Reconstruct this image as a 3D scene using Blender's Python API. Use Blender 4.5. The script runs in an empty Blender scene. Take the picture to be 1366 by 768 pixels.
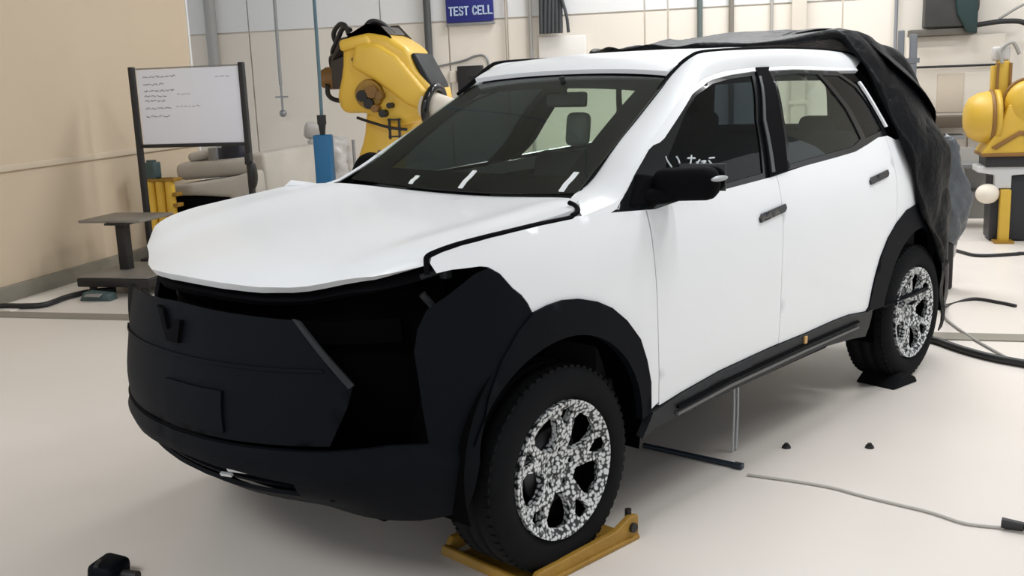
import bpy, bmesh, math, random
import numpy as np
from math import sin, cos, pi, radians
from mathutils import Vector, Matrix, Euler
from mathutils.geometry import delaunay_2d_cdt
random.seed(7)
S = bpy.context.scene
COL = S.collection
# ------------------------------------------------------------------ camera, light, exposure
cd = bpy.data.cameras.new('camera'); cam = bpy.data.objects.new('camera', cd); COL.objects.link(cam)
cd.sensor_width = 36.0; cd.lens = 36.0 * 1400 / 1366; cd.clip_start = .05
yaw, pitch, roll = 3.9052, .2001, -.0398
fw = Vector((cos(yaw)*cos(pitch), sin(yaw)*cos(pitch), -sin(pitch)))
rt = Vector((sin(yaw), -cos(yaw), 0)); up = rt.cross(fw)
r2 = rt*cos(roll) + up*sin(roll); u2 = up*cos(roll) - rt*sin(roll)
cam.matrix_world = Matrix(((r2.x, u2.x, -fw.x, 2.4455), (r2.y, u2.y, -fw.y, 3.0187), (r2.z, u2.z, -fw.z, 1.6151), (0, 0, 0, 1)))
S.camera = cam
S.view_settings.view_transform = 'Standard'; S.view_settings.look = 'None'
S.view_settings.exposure = 0.40; S.view_settings.gamma = 1.0; S.view_settings.use_curve_mapping = False
wd = bpy.data.worlds.new('world'); S.world = wd; wd.use_nodes = True
wd.node_tree.nodes['Background'].inputs[0].default_value = (.93, .96, 1.0, 1)
wd.node_tree.nodes['Background'].inputs[1].default_value = 0.66
RA = radians(118.7)                                   # the room is turned against the car
UX, UY, VX, VY = cos(RA), sin(RA), -sin(RA), cos(RA)
def W(u, v, z=0): return Vector((u*UX + v*VX, u*UY + v*VY, z))
def area(name, u, v, z, sx, sy, power, col=(.985, .99, 1), rot=(0, 0, 0)):
    l = bpy.data.lights.new(name, 'AREA'); l.shape = 'RECTANGLE'; l.size = sx; l.size_y = sy; l.energy = power; l.color = col
    o = bpy.data.objects.new(name, l); COL.objects.link(o); o.location = W(u, v, z)
    o.rotation_euler = (rot[0], rot[1], rot[2] + RA); return o
for i, (u, v) in enumerate([(3.6, .2), (6.2, 1.2), (2.2, 1.8), (5.0, 1.8), (2.2, 5.0), (5.0, 5.0)]):
    area('unseen_overhead_light', u, v, 5.4, 1.6, .5, 50)
area('unseen_overhead_light', 1.0, 7.0, 5.5, 2.6, 1.6, 170); area('unseen_overhead_light', -2.4, -5.2, 5.5, 3.0, 2.4, 210)  # two unseen panels added to brighten the back and the left side
# ------------------------------------------------------------------ materials
def mat(name, col, rough=.5, metal=0, coat=0, noise=0, nscale=6, bump=0, bscale=60, spec=.5, emis=None, trans=0):
    m = bpy.data.materials.new(name); m.use_nodes = True; nt = m.node_tree; b = nt.nodes['Principled BSDF']
    b.inputs['Base Color'].default_value = (*col, 1); b.inputs['Roughness'].default_value = rough
    b.inputs['Metallic'].default_value = metal; b.inputs['Coat Weight'].default_value = coat
    b.inputs['Coat Roughness'].default_value = .08; b.inputs['Specular IOR Level'].default_value = spec
    tc = nt.nodes.new('ShaderNodeTexCoord')
    if noise:
        n = nt.nodes.new('ShaderNodeTexNoise'); n.inputs['Scale'].default_value = nscale; n.inputs['Detail'].default_value = 5
        nt.links.new(tc.outputs['Object'], n.inputs['Vector'])
        mx = nt.nodes.new('ShaderNodeMix'); mx.data_type = 'RGBA'
        mx.inputs[6].default_value = (*[c*(1-noise) for c in col], 1); mx.inputs[7].default_value = (*[min(1, c*(1+noise*.5)) for c in col], 1)
        nt.links.new(n.outputs['Fac'], mx.inputs[0]); nt.links.new(mx.outputs[2], b.inputs['Base Color'])
    if bump:
        n = nt.nodes.new('ShaderNodeTexNoise'); n.inputs['Scale'].default_value = bscale; n.inputs['Detail'].default_value = 4
        nt.links.new(tc.outputs['Object'], n.inputs['Vector'])
        bp = nt.nodes.new('ShaderNodeBump'); bp.inputs['Strength'].default_value = bump; bp.inputs['Distance'].default_value = .02
        nt.links.new(n.outputs['Fac'], bp.inputs['Height']); nt.links.new(bp.outputs[0], b.inputs['Normal'])
    return m
def glass(name, tint, ior=1.45, rough=.02):
    m = bpy.data.materials.new(name); m.use_nodes = True; nt = m.node_tree; nt.nodes.clear()
    o = nt.nodes.new('ShaderNodeOutputMaterial'); t = nt.nodes.new('ShaderNodeBsdfTransparent'); t.inputs[0].default_value = (*tint, 1)
    g = nt.nodes.new('ShaderNodeBsdfGlossy'); g.inputs['Roughness'].default_value = rough
    f = nt.nodes.new('ShaderNodeFresnel'); f.inputs[0].default_value = ior
    ge = nt.nodes.new('ShaderNodeNewGeometry'); mm = nt.nodes.new('ShaderNodeMapRange'); mm.inputs[3].default_value = ior; mm.inputs[4].default_value = 1/ior
    nt.links.new(ge.outputs['Backfacing'], mm.inputs[0]); nt.links.new(mm.outputs[0], f.inputs[0])   # same mirror share on both faces of the pane
    x = nt.nodes.new('ShaderNodeMixShader'); nt.links.new(f.outputs[0], x.inputs[0]); nt.links.new(t.outputs[0], x.inputs[1]); nt.links.new(g.outputs[0], x.inputs[2])
    nt.links.new(x.outputs[0], o.inputs[0]); return m
WHITE = mat('white_paint', (.83, .85, .865), .38, coat=.25, noise=.03, nscale=3)
BLACKP = mat('black_plastic', (.0032, .0042, .0065), .6, noise=.3, nscale=4, bump=.12, bscale=220, spec=.08)
BLACKM = mat('matt_black', (.003, .003, .004), .8, spec=.06)
GLOSSB = mat('gloss_black', (.008, .009, .01), .15)
GREYP = mat('dark_grey_plastic', (.016, .018, .02), .5, spec=.25)
LINER = mat('felt_black', (.002, .002, .002), .95, spec=.02)
RUBBER = mat('tyre_rubber', (.006, .0065, .0075), .8, noise=.3, nscale=20, spec=.12)
WSG = glass('windscreen_glass', (.86, .92, .88), 1.45, .03)
SIDET = glass('rear_tinted_glass', (.70, .77, .73), 1.42)
DARKG = glass('tinted_glass', (.20, .24, .27), 1.4)
SIDEG = glass('side_glass', (.86, .92, .88), 1.42)
TRIM = mat('cabin_trim', (.018, .018, .02), .7)
SEATM = mat('seat_cloth', (.035, .035, .038), .85, noise=.3, nscale=12)
PLASTW = mat('white_plastic_wrap', (.75, .74, .70), .35, noise=.15, nscale=9)
YEL = mat('robot_yellow', (.84, .53, .06), .42, noise=.2, nscale=4, coat=.15)
YELSH = mat('robot_yellow_shaded', (.60, .38, .04), .45, noise=.2, nscale=4)  # robot yellow darkened: shade on the right robot is in the colour
YEL2 = mat('worn_yellow_steel', (.36, .195, .022), .55, noise=.45, nscale=7, bump=.3, bscale=30)
BROWN = mat('brown_motor', (.23, .11, .02), .5, noise=.3)
BLUE = mat('blue_enamel', (.01, .13, .30), .4)
STEEL = mat('grey_steel', (.30, .31, .32), .45, metal=.6, noise=.15)
DSTEEL = mat('dark_steel', (.022, .021, .02), .5, metal=.3, noise=.3)
TOPST = mat('table_top_steel', (.23, .215, .19), .45, metal=.2, noise=.2)
BOARD = mat('whiteboard', (.84, .86, .94), .3)
INK = mat('marker_ink', (.33, .34, .38), .6)
SIGNB = mat('sign_blue', (.012, .018, .19), .4)
SIGNL = mat('sign_letter', (.55, .68, .85), .5)
CREAM = mat('cream_enamel', (.74, .68, .58), .5, noise=.06, nscale=2)
BEIGE = mat('beige_panel', (.72, .66, .57), .55, noise=.08, nscale=1.5)
DGREEN = mat('dark_green_machine', (.012, .035, .034), .45)
GREYW = mat('grey_white_shell', (.50, .47, .42), .5, noise=.25, nscale=3)
WRAP = mat('grey_plastic_film', (.50, .48, .46), .3, noise=.25, nscale=7, bump=.6, bscale=14)
DWRAP = mat('dark_grey_film', (.085, .095, .105), .28, noise=.6, nscale=8, bump=.7, bscale=16)
TEAL = mat('teal_grey', (.05, .085, .085), .5)
CORD = mat('black_cord', (.012, .012, .013), .5)
GCORD = mat('grey_cord', (.30, .29, .27), .6)
CRACK = mat('grey_sealant', (.46, .44, .40), .6)
def tarp_mat():
    m = mat('black_tarpaulin', (.0035, .004, .0052), .42, noise=.5, nscale=6, bump=.5, bscale=20, spec=.09); return m
TARP = tarp_mat()
def camo_mat():
    m = bpy.data.materials.new('camouflage_wrap'); m.use_nodes = True; nt = m.node_tree; b = nt.nodes['Principled BSDF']; b.inputs['Roughness'].default_value = .5
    tc = nt.nodes.new('ShaderNodeTexCoord'); v = nt.nodes.new('ShaderNodeTexVoronoi'); v.inputs['Scale'].default_value = 72; v.inputs['Randomness'].default_value = .75
    nt.links.new(tc.outputs['Object'], v.inputs['Vector'])
    r = nt.nodes.new('ShaderNodeValToRGB'); r.color_ramp.interpolation = 'LINEAR'
    r.color_ramp.elements[0].position = .40; r.color_ramp.elements[0].color = (.66, .68, .68, 1)
    r.color_ramp.elements[1].position = .62; r.color_ramp.elements[1].color = (.012, .014, .016, 1)
    nt.links.new(v.outputs['Distance'], r.inputs[0]); nt.links.new(r.outputs[0], b.inputs['Base Color']); return m
CAMO = camo_mat()
def floor_mat():
    m = mat('epoxy_floor', (.73, .68, .625), .32, noise=.07, nscale=.9, spec=.35); nt = m.node_tree; b = nt.nodes['Principled BSDF']
    tc = nt.nodes.new('ShaderNodeTexCoord'); n = nt.nodes.new('ShaderNodeTexNoise'); n.inputs['Scale'].default_value = 2.2; n.inputs['Detail'].default_value = 6
    nt.links.new(tc.outputs['Object'], n.inputs['Vector'])
    mr = nt.nodes.new('ShaderNodeMapRange'); mr.inputs[3].default_value = .24; mr.inputs[4].default_value = .42
    nt.links.new(n.outputs['Fac'], mr.inputs[0]); nt.links.new(mr.outputs[0], b.inputs['Roughness']); return m
FLOOR = floor_mat()
WALLT = mat('tan_wall_paint', (.64, .525, .385), .6, noise=.06, nscale=1.2)
WALLTR = mat('tan_wall_trim', (.64, .54, .41), .55)
WALLC = mat('cream_wall_sheet', (.82, .765, .68), .5, noise=.05, nscale=1.3)
WALLW = mat('white_upper_sheet', (.80, .81, .81), .45, noise=.05, nscale=1.3)
BASEM = mat('grey_skirting', (.25, .23, .185), .6, noise=.2, nscale=3)
CEIL = mat('grey_ceiling', (.30, .31, .31), .8)
# ------------------------------------------------------------------ mesh helpers
class B:
    def __init__(s): s.v = []; s.f = []; s.sm = []
    def add(s, vs, fs, smooth=False):
        o = len(s.v); s.v += [tuple(float(c) for c in p) for p in vs]; s.f += [tuple(i+o for i in f) for f in fs]; s.sm += [smooth]*len(fs); return s
    def box(s, c, d, rot=None, bev=0):
        bm = bmesh.new(); bmesh.ops.create_cube(bm, size=1); bmesh.ops.scale(bm, vec=d, verts=bm.verts)
        if bev: bmesh.ops.bevel(bm, geom=bm.edges[:], offset=bev, segments=3, profile=.5, affect='EDGES')
        if rot: bmesh.ops.rotate(bm, cent=(0, 0, 0), matrix=Euler(rot).to_matrix(), verts=bm.verts)
        bmesh.ops.translate(bm, vec=c, verts=bm.verts); s.bm(bm, bool(bev)); return s
    def bm(s, bm, smooth=False):
        bm.verts.ensure_lookup_table(); bm.verts.index_update()
        s.add([v.co[:] for v in bm.verts], [[v.index for v in f.verts] for f in bm.faces], smooth); bm.free()
    def prism(s, poly, d0, d1, bev=0, axis='y'):
        # polygon in (x,z), extruded along y from d0 to d1 (axis='y'); axis='x': polygon in (y,z); axis='z': polygon in (x,y)
        bm = bmesh.new()
        T = {'y': lambda a, b, d: (a, d, b), 'x': lambda a, b, d: (d, a, b), 'z': lambda a, b, d: (a, b, d)}[axis]
        lo = [bm.verts.new(T(a, b, d0)) for a, b in poly]; hi = [bm.verts.new(T(a, b, d1)) for a, b in poly]; n = len(poly)
        bm.faces.new(lo); bm.faces.new(hi[::-1])
        for i in range(n): bm.faces.new((lo[i], hi[i], hi[(i+1) % n], lo[(i+1) % n]))
        bmesh.ops.recalc_face_normals(bm, faces=bm.faces[:])
        if bev: bmesh.ops.bevel(bm, geom=bm.edges[:], offset=bev, segments=3, profile=.5, affect='EDGES', clamp_overlap=True)
        s.bm(bm, bool(bev)); return s
    def cyl(s, a, b, r, r2=None, n=20, cap=True):
        a = Vector(a); b = Vector(b); r2 = r if r2 is None else r2; d = (b-a).normalized()
        t = Vector((0, 0, 1)) if abs(d.z) < .9 else Vector((1, 0, 0)); x = d.cross(t).normalized(); y = d.cross(x)
        vs = [a + (x*cos(2*pi*i/n) + y*sin(2*pi*i/n))*r for i in range(n)] + [b + (x*cos(2*pi*i/n) + y*sin(2*pi*i/n))*r2 for i in range(n)]
        s.add(vs, [(i, (i+1) % n, n+(i+1) % n, n+i) for i in range(n)], True)
        if cap: s.add(vs[:n], [tuple(range(n))[::-1]]); s.add(vs[n:], [tuple(range(n))])
        return s
    def tube(s, pts, r, n=8, sub=6, closed=False):
        P = [Vector(p) for p in pts]; Q = []
        if len(P) > 2:
            e = [P[-1]] + P + [P[0], P[1]] if closed else [P[0]*2-P[1]] + P + [P[-1]*2-P[-2]]
            for i in range(1, len(e)-2):
                a, b, c, d = e[i-1:i+3]
                for k in range(sub):
                    t = k/sub; Q.append(.5*((2*b)+(c-a)*t+(2*a-5*b+4*c-d)*t*t+(3*b-a-3*c+d)*t**3))
            if not closed: Q.append(P[-1])
        else: Q = P
        m = len(Q); vs = []; px = None
        for i, q in enumerate(Q):
            d = (Q[min(i+1, m-1)]-Q[max(i-1, 0)]).normalized()
            if px is None: px = d.cross(Vector((0, 0, 1)) if abs(d.z) < .9 else Vector((1, 0, 0))).normalized()
            px = (px - d*px.dot(d)).normalized(); py = d.cross(px)
            rr = r(i/(m-1)) if callable(r) else r
            vs += [q + (px*cos(2*pi*k/n) + py*sin(2*pi*k/n))*rr for k in range(n)]
        fs = [(i*n+k, i*n+(k+1) % n, (i+1)*n+(k+1) % n, (i+1)*n+k) for i in range(m-1) for k in range(n)]
        s.add(vs, fs, True); s.add(vs[:n], [tuple(range(n))[::-1]]); s.add(vs[-n:], [tuple(range(n))]); return s
    def lathe(s, prof, c=(0, 0, 0), axis='y', n=48, a0=0, a1=2*pi):
        full = abs(a1-a0-2*pi) < 1e-6; m = n if full else n+1; vs = []
        for i in range(m):
            a = a0+(a1-a0)*i/n
            for r, h in prof:
                p = {'y': (r*cos(a), h, r*sin(a)), 'z': (r*cos(a), r*sin(a), h), 'x': (h, r*cos(a), r*sin(a))}[axis]
                vs.append((p[0]+c[0], p[1]+c[1], p[2]+c[2]))
        k = len(prof); fs = []
        for i in range(n):
            j = (i+1) % m
            for q in range(k-1): fs.append((i*k+q, i*k+q+1, j*k+q+1, j*k+q))
        s.add(vs, fs, True); return s
    def ell(s, c, r, n=20, m=14, rot=None):
        vs = []; E = Euler(rot).to_matrix() if rot else None
        for j in range(m+1):
            t = pi*j/m
            for i in range(n):
                a = 2*pi*i/n; p = Vector((r[0]*sin(t)*cos(a), r[1]*sin(t)*sin(a), r[2]*cos(t)))
                if E: p = E @ p
                vs.append((p.x+c[0], p.y+c[1], p.z+c[2]))
        s.add(vs, [(j*n+i, j*n+(i+1) % n, (j+1)*n+(i+1) % n, (j+1)*n+i) for j in range(m) for i in range(n)], True); return s
    def grid(s, G, flip=False, th=0, smooth=True):
        # G[row][col] points; th>0 makes a closed shell, offset along -normal
        R = len(G); Cn = len(G[0]); P = np.array([[tuple(p) for p in row] for row in G], float)
        idx = lambda i, j: i*Cn+j
        fs = [(idx(i, j), idx(i, j+1), idx(i+1, j+1), idx(i+1, j)) for i in range(R-1) for j in range(Cn-1)]
        if flip: fs = [f[::-1] for f in fs]
        vs = P.reshape(-1, 3)
        s.add(vs, fs, smooth)
        if th:
            du = np.gradient(P, axis=1); dv = np.gradient(P, axis=0); N = np.cross(du, dv); N /= np.linalg.norm(N, axis=2)[..., None]+1e-12
            if flip: N = -N
            Q = (P - N*th).reshape(-1, 3); s.add(Q, [f[::-1] for f in fs], smooth)
            loop = [idx(0, j) for j in range(Cn)] + [idx(i, Cn-1) for i in range(1, R)] + [idx(R-1, j) for j in range(Cn-2, -1, -1)] + [idx(i, 0) for i in range(R-2, 0, -1)]
            L = len(loop); rv = [vs[k] for k in loop] + [Q[k] for k in loop]
            rf = [(k, L+k, L+(k+1) % L, (k+1) % L) for k in range(L)]
            if flip: rf = [f[::-1] for f in rf]
            s.add(rv, rf, False)
        return s
    def mirror(s):
        o = B(); o.v = [(x, -y, z) for x, y, z in s.v]; o.f = [f[::-1] for f in s.f]; o.sm = list(s.sm); return o
    def mesh(s, name, m):
        me = bpy.data.meshes.new(name); me.from_pydata(s.v, [], s.f); me.polygons.foreach_set('use_smooth', s.sm); me.materials.append(m); me.update(); return me
def link(name, me, parent=None, loc=None, rz=None):
    o = bpy.data.objects.new(name, me); COL.objects.link(o)
    if parent: o.parent = parent
    if loc is not None: o.location = loc
    if rz is not None: o.rotation_euler = (0, 0, rz)
    return o
def part(name, b, m, parent=None, loc=None, label=None):
    o = link(name, b.mesh(name, m), parent, loc)
    if label: o['label'] = label
    return o
def tag(o, label, cat, group=None):
    o['label'] = label; o['category'] = cat
    if group: o['group'] = group
    return o
def thing(name, label, cat, loc, rz=RA, group=None):
    o = bpy.data.objects.new(name, None); COL.objects.link(o); o.empty_display_size = .2; o.location = loc; o.rotation_euler = (0, 0, rz)
    return tag(o, label, cat, group)
def solo(name, b, m, label, cat, loc=(0, 0, 0), rz=0, group=None):
    return tag(link(name, b.mesh(name, m), None, loc, rz), label, cat, group)
def struct(name, b, m, loc=(0, 0, 0), rz=RA, parent=None):
    o = link(name, b.mesh(name, m), parent, None if parent else loc, None if parent else rz)
    if not parent: o['kind'] = 'structure'
    return o
def dup(root, loc, rz=None):
    r = root.copy(); COL.objects.link(r); r.location = loc
    if rz is not None: r.rotation_euler = (0, 0, rz)
    for ch in list(root.children):
        c = ch.copy(); COL.objects.link(c); c.parent = r
        for g in list(ch.children):
            d = g.copy(); COL.objects.link(d); d.parent = c
    return r
# ------------------------------------------------------------------ car body surface: plan outline wrapped round the car, offset by height
def cr(pts, n=24):
    P = [np.array(p, float) for p in pts]; P = [2*P[0]-P[1]] + P + [2*P[-1]-P[-2]]; out = []
    for i in range(1, len(P)-2):
        a, b, c, d = P[i-1:i+3]
        for k in range(n):
            t = k/n; out.append(.5*((2*b)+(c-a)*t+(2*a-5*b+4*c-d)*t*t+(3*b-a-3*c+d)*t**3))
    out.append(P[-2]); return np.array(out)
PL = cr([(.89, 0), (.875, .2), (.825, .4), (.745, .57), (.63, .71), (.46, .82), (.2, .885), (-.2, .905), (-1.4, .91), (-2.4, .905), (-2.9, .88), (-3.15, .80), (-3.3, .6), (-3.38, .3), (-3.4, 0)])
SL = np.concatenate([[0], np.cumsum(np.linalg.norm(np.diff(PL, axis=0), axis=1))])
SIDE = ([.15, .2, .35, .5, .7, .85, 1.0, 1.08, 1.14, 1.2, 1.3, 1.4, 1.5, 1.56, 1.62], [-.13, -.09, -.02, -.005, 0, 0, -.01, -.022, -.038, -.06, -.10, -.147, -.2, -.24, -.295])
FRONT = ([.25, .33, .38, .45, .52, .62, .75, .88, 1.0, 1.2], [-.3, -.14, -.085, -.04, -.012, 0, -.015, -.04, -.07, -.15])
def smooth(x): x = min(1, max(0, x)); return x*x*(3-2*x)
def sp(T, x):
    xs, ys = T; xs = np.array(xs); ys = np.array(ys); m = np.gradient(ys, xs); i = int(np.clip(np.searchsorted(xs, x)-1, 0, len(xs)-2))
    h = xs[i+1]-xs[i]; t = np.clip((x-xs[i])/h, 0, 1)
    return (2*t**3-3*t*t+1)*ys[i]+(t**3-2*t*t+t)*h*m[i]+(-2*t**3+3*t*t)*ys[i+1]+(t**3-t*t)*h*m[i+1]
def body(s, z, off=0):
    sg = 1 if s >= 0 else -1; a = abs(s); e = .02
    x = np.interp(a, SL, PL[:, 0]); y = np.interp(a, SL, PL[:, 1])
    lo = max(a-e, 0); hi = min(a+e, SL[-1])
    dx = np.interp(hi, SL, PL[:, 0])-np.interp(lo, SL, PL[:, 0]); dy = np.interp(hi, SL, PL[:, 1])-np.interp(lo, SL, PL[:, 1])
    l = math.hypot(dx, dy); nx, ny = dy/l, -dx/l
    if a < .04: ny *= a/.04
    w = smooth((a-.75)/.5); zf = z + .07*smooth((a-.45)/.5)
    o = w*sp(SIDE, z) + (1-w)*sp(FRONT, zf) + off
    return np.array([x+nx*o, sg*(y+ny*o), z])
def s_of_x(x): return float(np.interp(-x, -PL[:, 0], SL))
def pip(p, poly):
    x, y = p; c = False; n = len(poly); j = n-1
    for i in range(n):
        a, b = poly[i]; d, e = poly[j]
        if (b > y) != (e > y) and x < (d-a)*(y-b)/(e-b)+a: c = not c
        j = i
    return c
def densify(poly, h):
    out = []
    for i, p in enumerate(poly):
        q = poly[(i+1) % len(poly)]; n = max(1, int(math.hypot(q[0]-p[0], q[1]-p[1])/h+.5))
        out += [(p[0]+(q[0]-p[0])*k/n, p[1]+(q[1]-p[1])*k/n) for k in range(n)]
    return out
def panel(outline, fn, h=.04, th=.012, holes=(), smooth_edge=False):
    loops = [densify(outline, h)] + [densify(q, h) for q in holes]
    V = []; E = []
    for L in loops:
        o = len(V); V += L; E += [(o+i, o+(i+1) % len(L)) for i in range(len(L))]
    a0 = min(p[0] for p in outline); a1 = max(p[0] for p in outline); b0 = min(p[1] for p in outline); b1 = max(p[1] for p in outline)
    edge = np.array(V)
    j = 0; b = b0
    while b < b1:
        a = a0 + (h/2 if j % 2 else 0)
        while a < a1:
            if pip((a, b), outline) and not any(pip((a, b), q) for q in holes) and np.min(np.hypot(edge[:, 0]-a, edge[:, 1]-b)) > h*.55: V.append((a, b))
            a += h
        b += h*.87; j += 1
    r = delaunay_2d_cdt([Vector(p) for p in V], E, [], 0, 1e-6)
    vv = [tuple(p) for p in r[0]]; fs = []
    for f in r[2]:
        c = (sum(vv[i][0] for i in f)/len(f), sum(vv[i][1] for i in f)/len(f))
        if pip(c, outline) and not any(pip(c, q) for q in holes): fs.append(tuple(f))
    P = np.array([fn(*p) for p in vv]); e = .004
    du = np.array([fn(p[0]+e, p[1])-fn(p[0]-e, p[1]) for p in vv]); dv = np.array([fn(p[0], p[1]+e)-fn(p[0], p[1]-e) for p in vv])
    N = np.cross(du, dv); N /= np.linalg.norm(N, axis=1)[:, None]+1e-12
    f = fs[0]; fn_ = np.cross(P[f[1]]-P[f[0]], P[f[2]]-P[f[0]])
    out = P[f[0]] - np.array([-1.3, 0, .8])
    if np.dot(N[f[0]], out) < 0: N = -N
    if np.dot(fn_, N[f[0]]) < 0: fs = [q[::-1] for q in fs]
    Q = P - N*th; n = len(P)
    bl = B(); bl.add(P, fs, True); bl.add(Q, [q[::-1] for q in fs], True)
    cnt = {}
    for q in fs:
        for k in range(3): cnt[(q[k], q[(k+1) % 3])] = 1
    rim = [(a, b) for (a, b) in cnt if (b, a) not in cnt]
    vs = []; rf = []
    for a, b in rim:
        o = len(vs); vs += [P[a], P[b], Q[b], Q[a]]; rf.append((o+1, o, o+3, o+2))
    bl.add(vs, rf, False); return bl
def off(d): return lambda s, z: body(s, z, d)
def lerp(a, b, t): return a+(b-a)*t
def resample(pts, n):
    P = np.array(pts, float); d = np.concatenate([[0], np.cumsum(np.linalg.norm(np.diff(P, axis=0), axis=1))]); t = np.linspace(0, d[-1], n)
    return np.stack([np.interp(t, d, P[:, k]) for k in range(P.shape[1])], 1)
def crs(pts, n): return resample(cr(pts, 12), n)
# ------------------------------------------------------------------ setting
RZ = RA
UL = -4.558
struct('floor', B().box((1, 3, -.1), (24, 24, .2)), FLOOR, (0, 0, 0))
wl = struct('wall_left', B().box((UL-.1, 3.675, 2.9), (.2, 5.35, 5.8)), WALLT)
struct('trim_1', B().box((UL+.008, 3.68, 1.045), (.03, 5.3, .055), bev=.006), WALLTR)
struct('baseboard_left', B().box((UL+.02, 3.68, .06), (.05, 5.3, .13), bev=.006), BASEM)
struct('trim_2', B().box((UL-.1, 6.36, 2.9), (.22, .03, 5.8)), WALLW)
wb = struct('wall_back', B().box((1, 8.7, 2.9), (20, .2, 5.8)), WALLC)
# upper wall sheets, one by one, with open joints
us = [-6.6, -5.05, -4.15, -3.3, -2.45, -1.73, -1.44, -.13, .13, .49, .83, 1.26, 2.0, 2.54, 3.3, 4.2, 5.2, 6.2]
for a, b in zip(us[:-1], us[1:]):
    part('sheet', B().box(((a+b)/2, 8.585, 1.15), (b-a-.02, .03, 2.2)), WALLC, wb)
    part('sheet', B().box(((a+b)/2, 8.585, 3.9), (b-a-.02, .03, 3.26)), WALLW, wb)
struct('ceiling', B().box((1, 3, 5.9), (24, 24, .2)), CEIL)
struct('trim_3', B().box((0, 2.86, .004), (8.9, .16, .008)), BASEM)          # steel channel cover in the floor, left
# posts and pipes on the back wall
def pipe(u, z0, z1, r, m, label, name='wall_pipe', cat='pipe', v=8.52):
    b = B().cyl((0, 0, z0), (0, 0, z1), r, n=12)
    for z in (z0+.15, (z0+z1)/2, z1-.2): b.box((0, r*.6, z), (r*3, r*1.4, .03))
    return solo(name, b, m, label, cat, W(u, v), RA)
DPIPE = mat('dark_pipe', (.07, .075, .075), .5)
pipe(-5.54, 0, 5.8, .07, mat('grey_post', (.36, .36, .35), .5), 'wide grey post rising behind the whiteboard at far left')
pipe(-2.68, 1.62, 5.8, .045, DPIPE, 'thick black pipe ending beside the blue sign', v=8.5)
pipe(.49, 0, 5.8, .03, mat('green_grey_pipe', (.12, .15, .145), .5), 'green-grey vertical pipe left of the grey one above car roof')
pipe(.83, 0, 5.8, .028, mat('warm_grey_pipe', (.22, .2, .17), .5), 'warm grey vertical pipe beside the green-grey one above car roof')
pipe(1.26, 0, 5.8, .018, mat('pale_pipe', (.42, .41, .38), .5), 'thin pale pipe next to the wide beige post')
pipe(-1.44, 0, 5.8, .02, mat('mid_grey_pipe', (.38, .37, .35), .5), 'thin grey pipe left of the hanging dark cable bunch')
pipe(-1.73, 0, 5.8, .014, mat('fine_pipe', (.45, .40, .34), .5), 'very thin pipe right of the blue sign')
pipe(2.54, 0, 5.8, .018, mat('slate_pipe', (.25, .26, .28), .5), 'thin slate pipe left of the beige wall panel')
solo('wall_post', B().box((0, 0, 2.9), (.16, .12, 5.8), bev=.01).box((0, -.02, 1.2), (.2, .1, .04)), BEIGE, 'wide beige square post above the car roof', 'post', W(1.55, 8.5), RA)
# ------------------------------------------------------------------ the car
car = thing('car', 'white prototype SUV with black front bumper and a tarpaulin over its rear', 'car', (-1.3, 0, 0), 0)
def far(b):
    o = b.mirror(); q = []
    for x, y, z in o.v:
        w = smooth((z-1.0)/.3); q.append((x-.10*w, y*(1-.12*w), z))
    o.v = q; return o
def cp(name, b, m, parent=None, label=None):
    o = part(name, b, m, parent or car, None if parent else (1.3, 0, 0), label); return o
def both(name, b, m, label=None, parents=None):
    o1 = cp(name, b, m, parents[0] if parents else None, label); o2 = cp(name, far(b), m, parents[1] if parents else None, label); return o1, o2
FT = [(.993, 1.084), (1.0, 1.1), (1.035, 1.113), (1.097, 1.128), (1.195, 1.142), (1.279, 1.148), (1.4, 1.154), (1.551, 1.156), (1.568, 1.162)]
FARCH = [(1.897, .43), (1.891, .54), (1.866, .628), (1.83, .71), (1.756, .79), (1.679, .848), (1.604, .883), (1.523, .906), (1.443, .916), (1.374, .912), (1.313, .90)]
SEAM = [(1.297, .932), (1.276, .96), (1.244, .986), (1.204, 1.035), (1.168, 1.059), (1.144, 1.064), (1.056, 1.062), (1.008, 1.055)]
BELT = [(1.765, 1.152), (1.985, 1.137), (2.151, 1.15), (2.348, 1.155), (2.778, 1.17), (2.842, 1.174)]
BELT2 = [(2.85, 1.175), (3.089, 1.19), (3.354, 1.2), (3.585, 1.211), (3.737, 1.234), (3.864, 1.256), (3.94, 1.257)]
D1 = [(1.940, 1.142), (1.938, 1.0), (1.943, .78), (1.955, .45)]
# fender with cowl end
fender = FT + [(1.765, 1.152)] + [(1.93, 1.141)] + [(a-.0045, b) for a, b in D1[1:]] + FARCH + SEAM
both('fender', panel(fender, body), WHITE)
SILLW = [(2.093, .453), (2.343, .475), (2.705, .485), (2.80, .485)]
fd = [(1.941, 1.14)] + BELT[1:-1] + [(2.838, 1.173), (2.80, .80), (2.79, .486)] + SILLW[::-1][1:] + [(1.956, .436)] + D1[::-1][1:]
FD = both('front_door', panel(fd, body), WHITE)
rd = [(2.841, 1.174)] + BELT2[1:-1] + [(3.942, 1.256), (3.929, 1.0), (3.904, .845), (3.808, .786), (3.732, .707), (3.681, .626), (3.655, .569), (3.629, .483), (3.6, .467), (3.426, .486), (3.279, .489), (3.018, .484), (2.793, .485), (2.803, .80)]
RD = both('rear_door', panel(rd, body), WHITE)
qp = [(3.945, 1.257), (3.968, 1.256), (4.038, 1.233), (4.3, 1.22), (4.7, 1.2), (4.7, .80), (4.45, .80), (4.156, .907), (4.029, .893), (3.907, .846), (3.932, 1.0)]
both('quarter_panel', panel(qp, body), WHITE)
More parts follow.
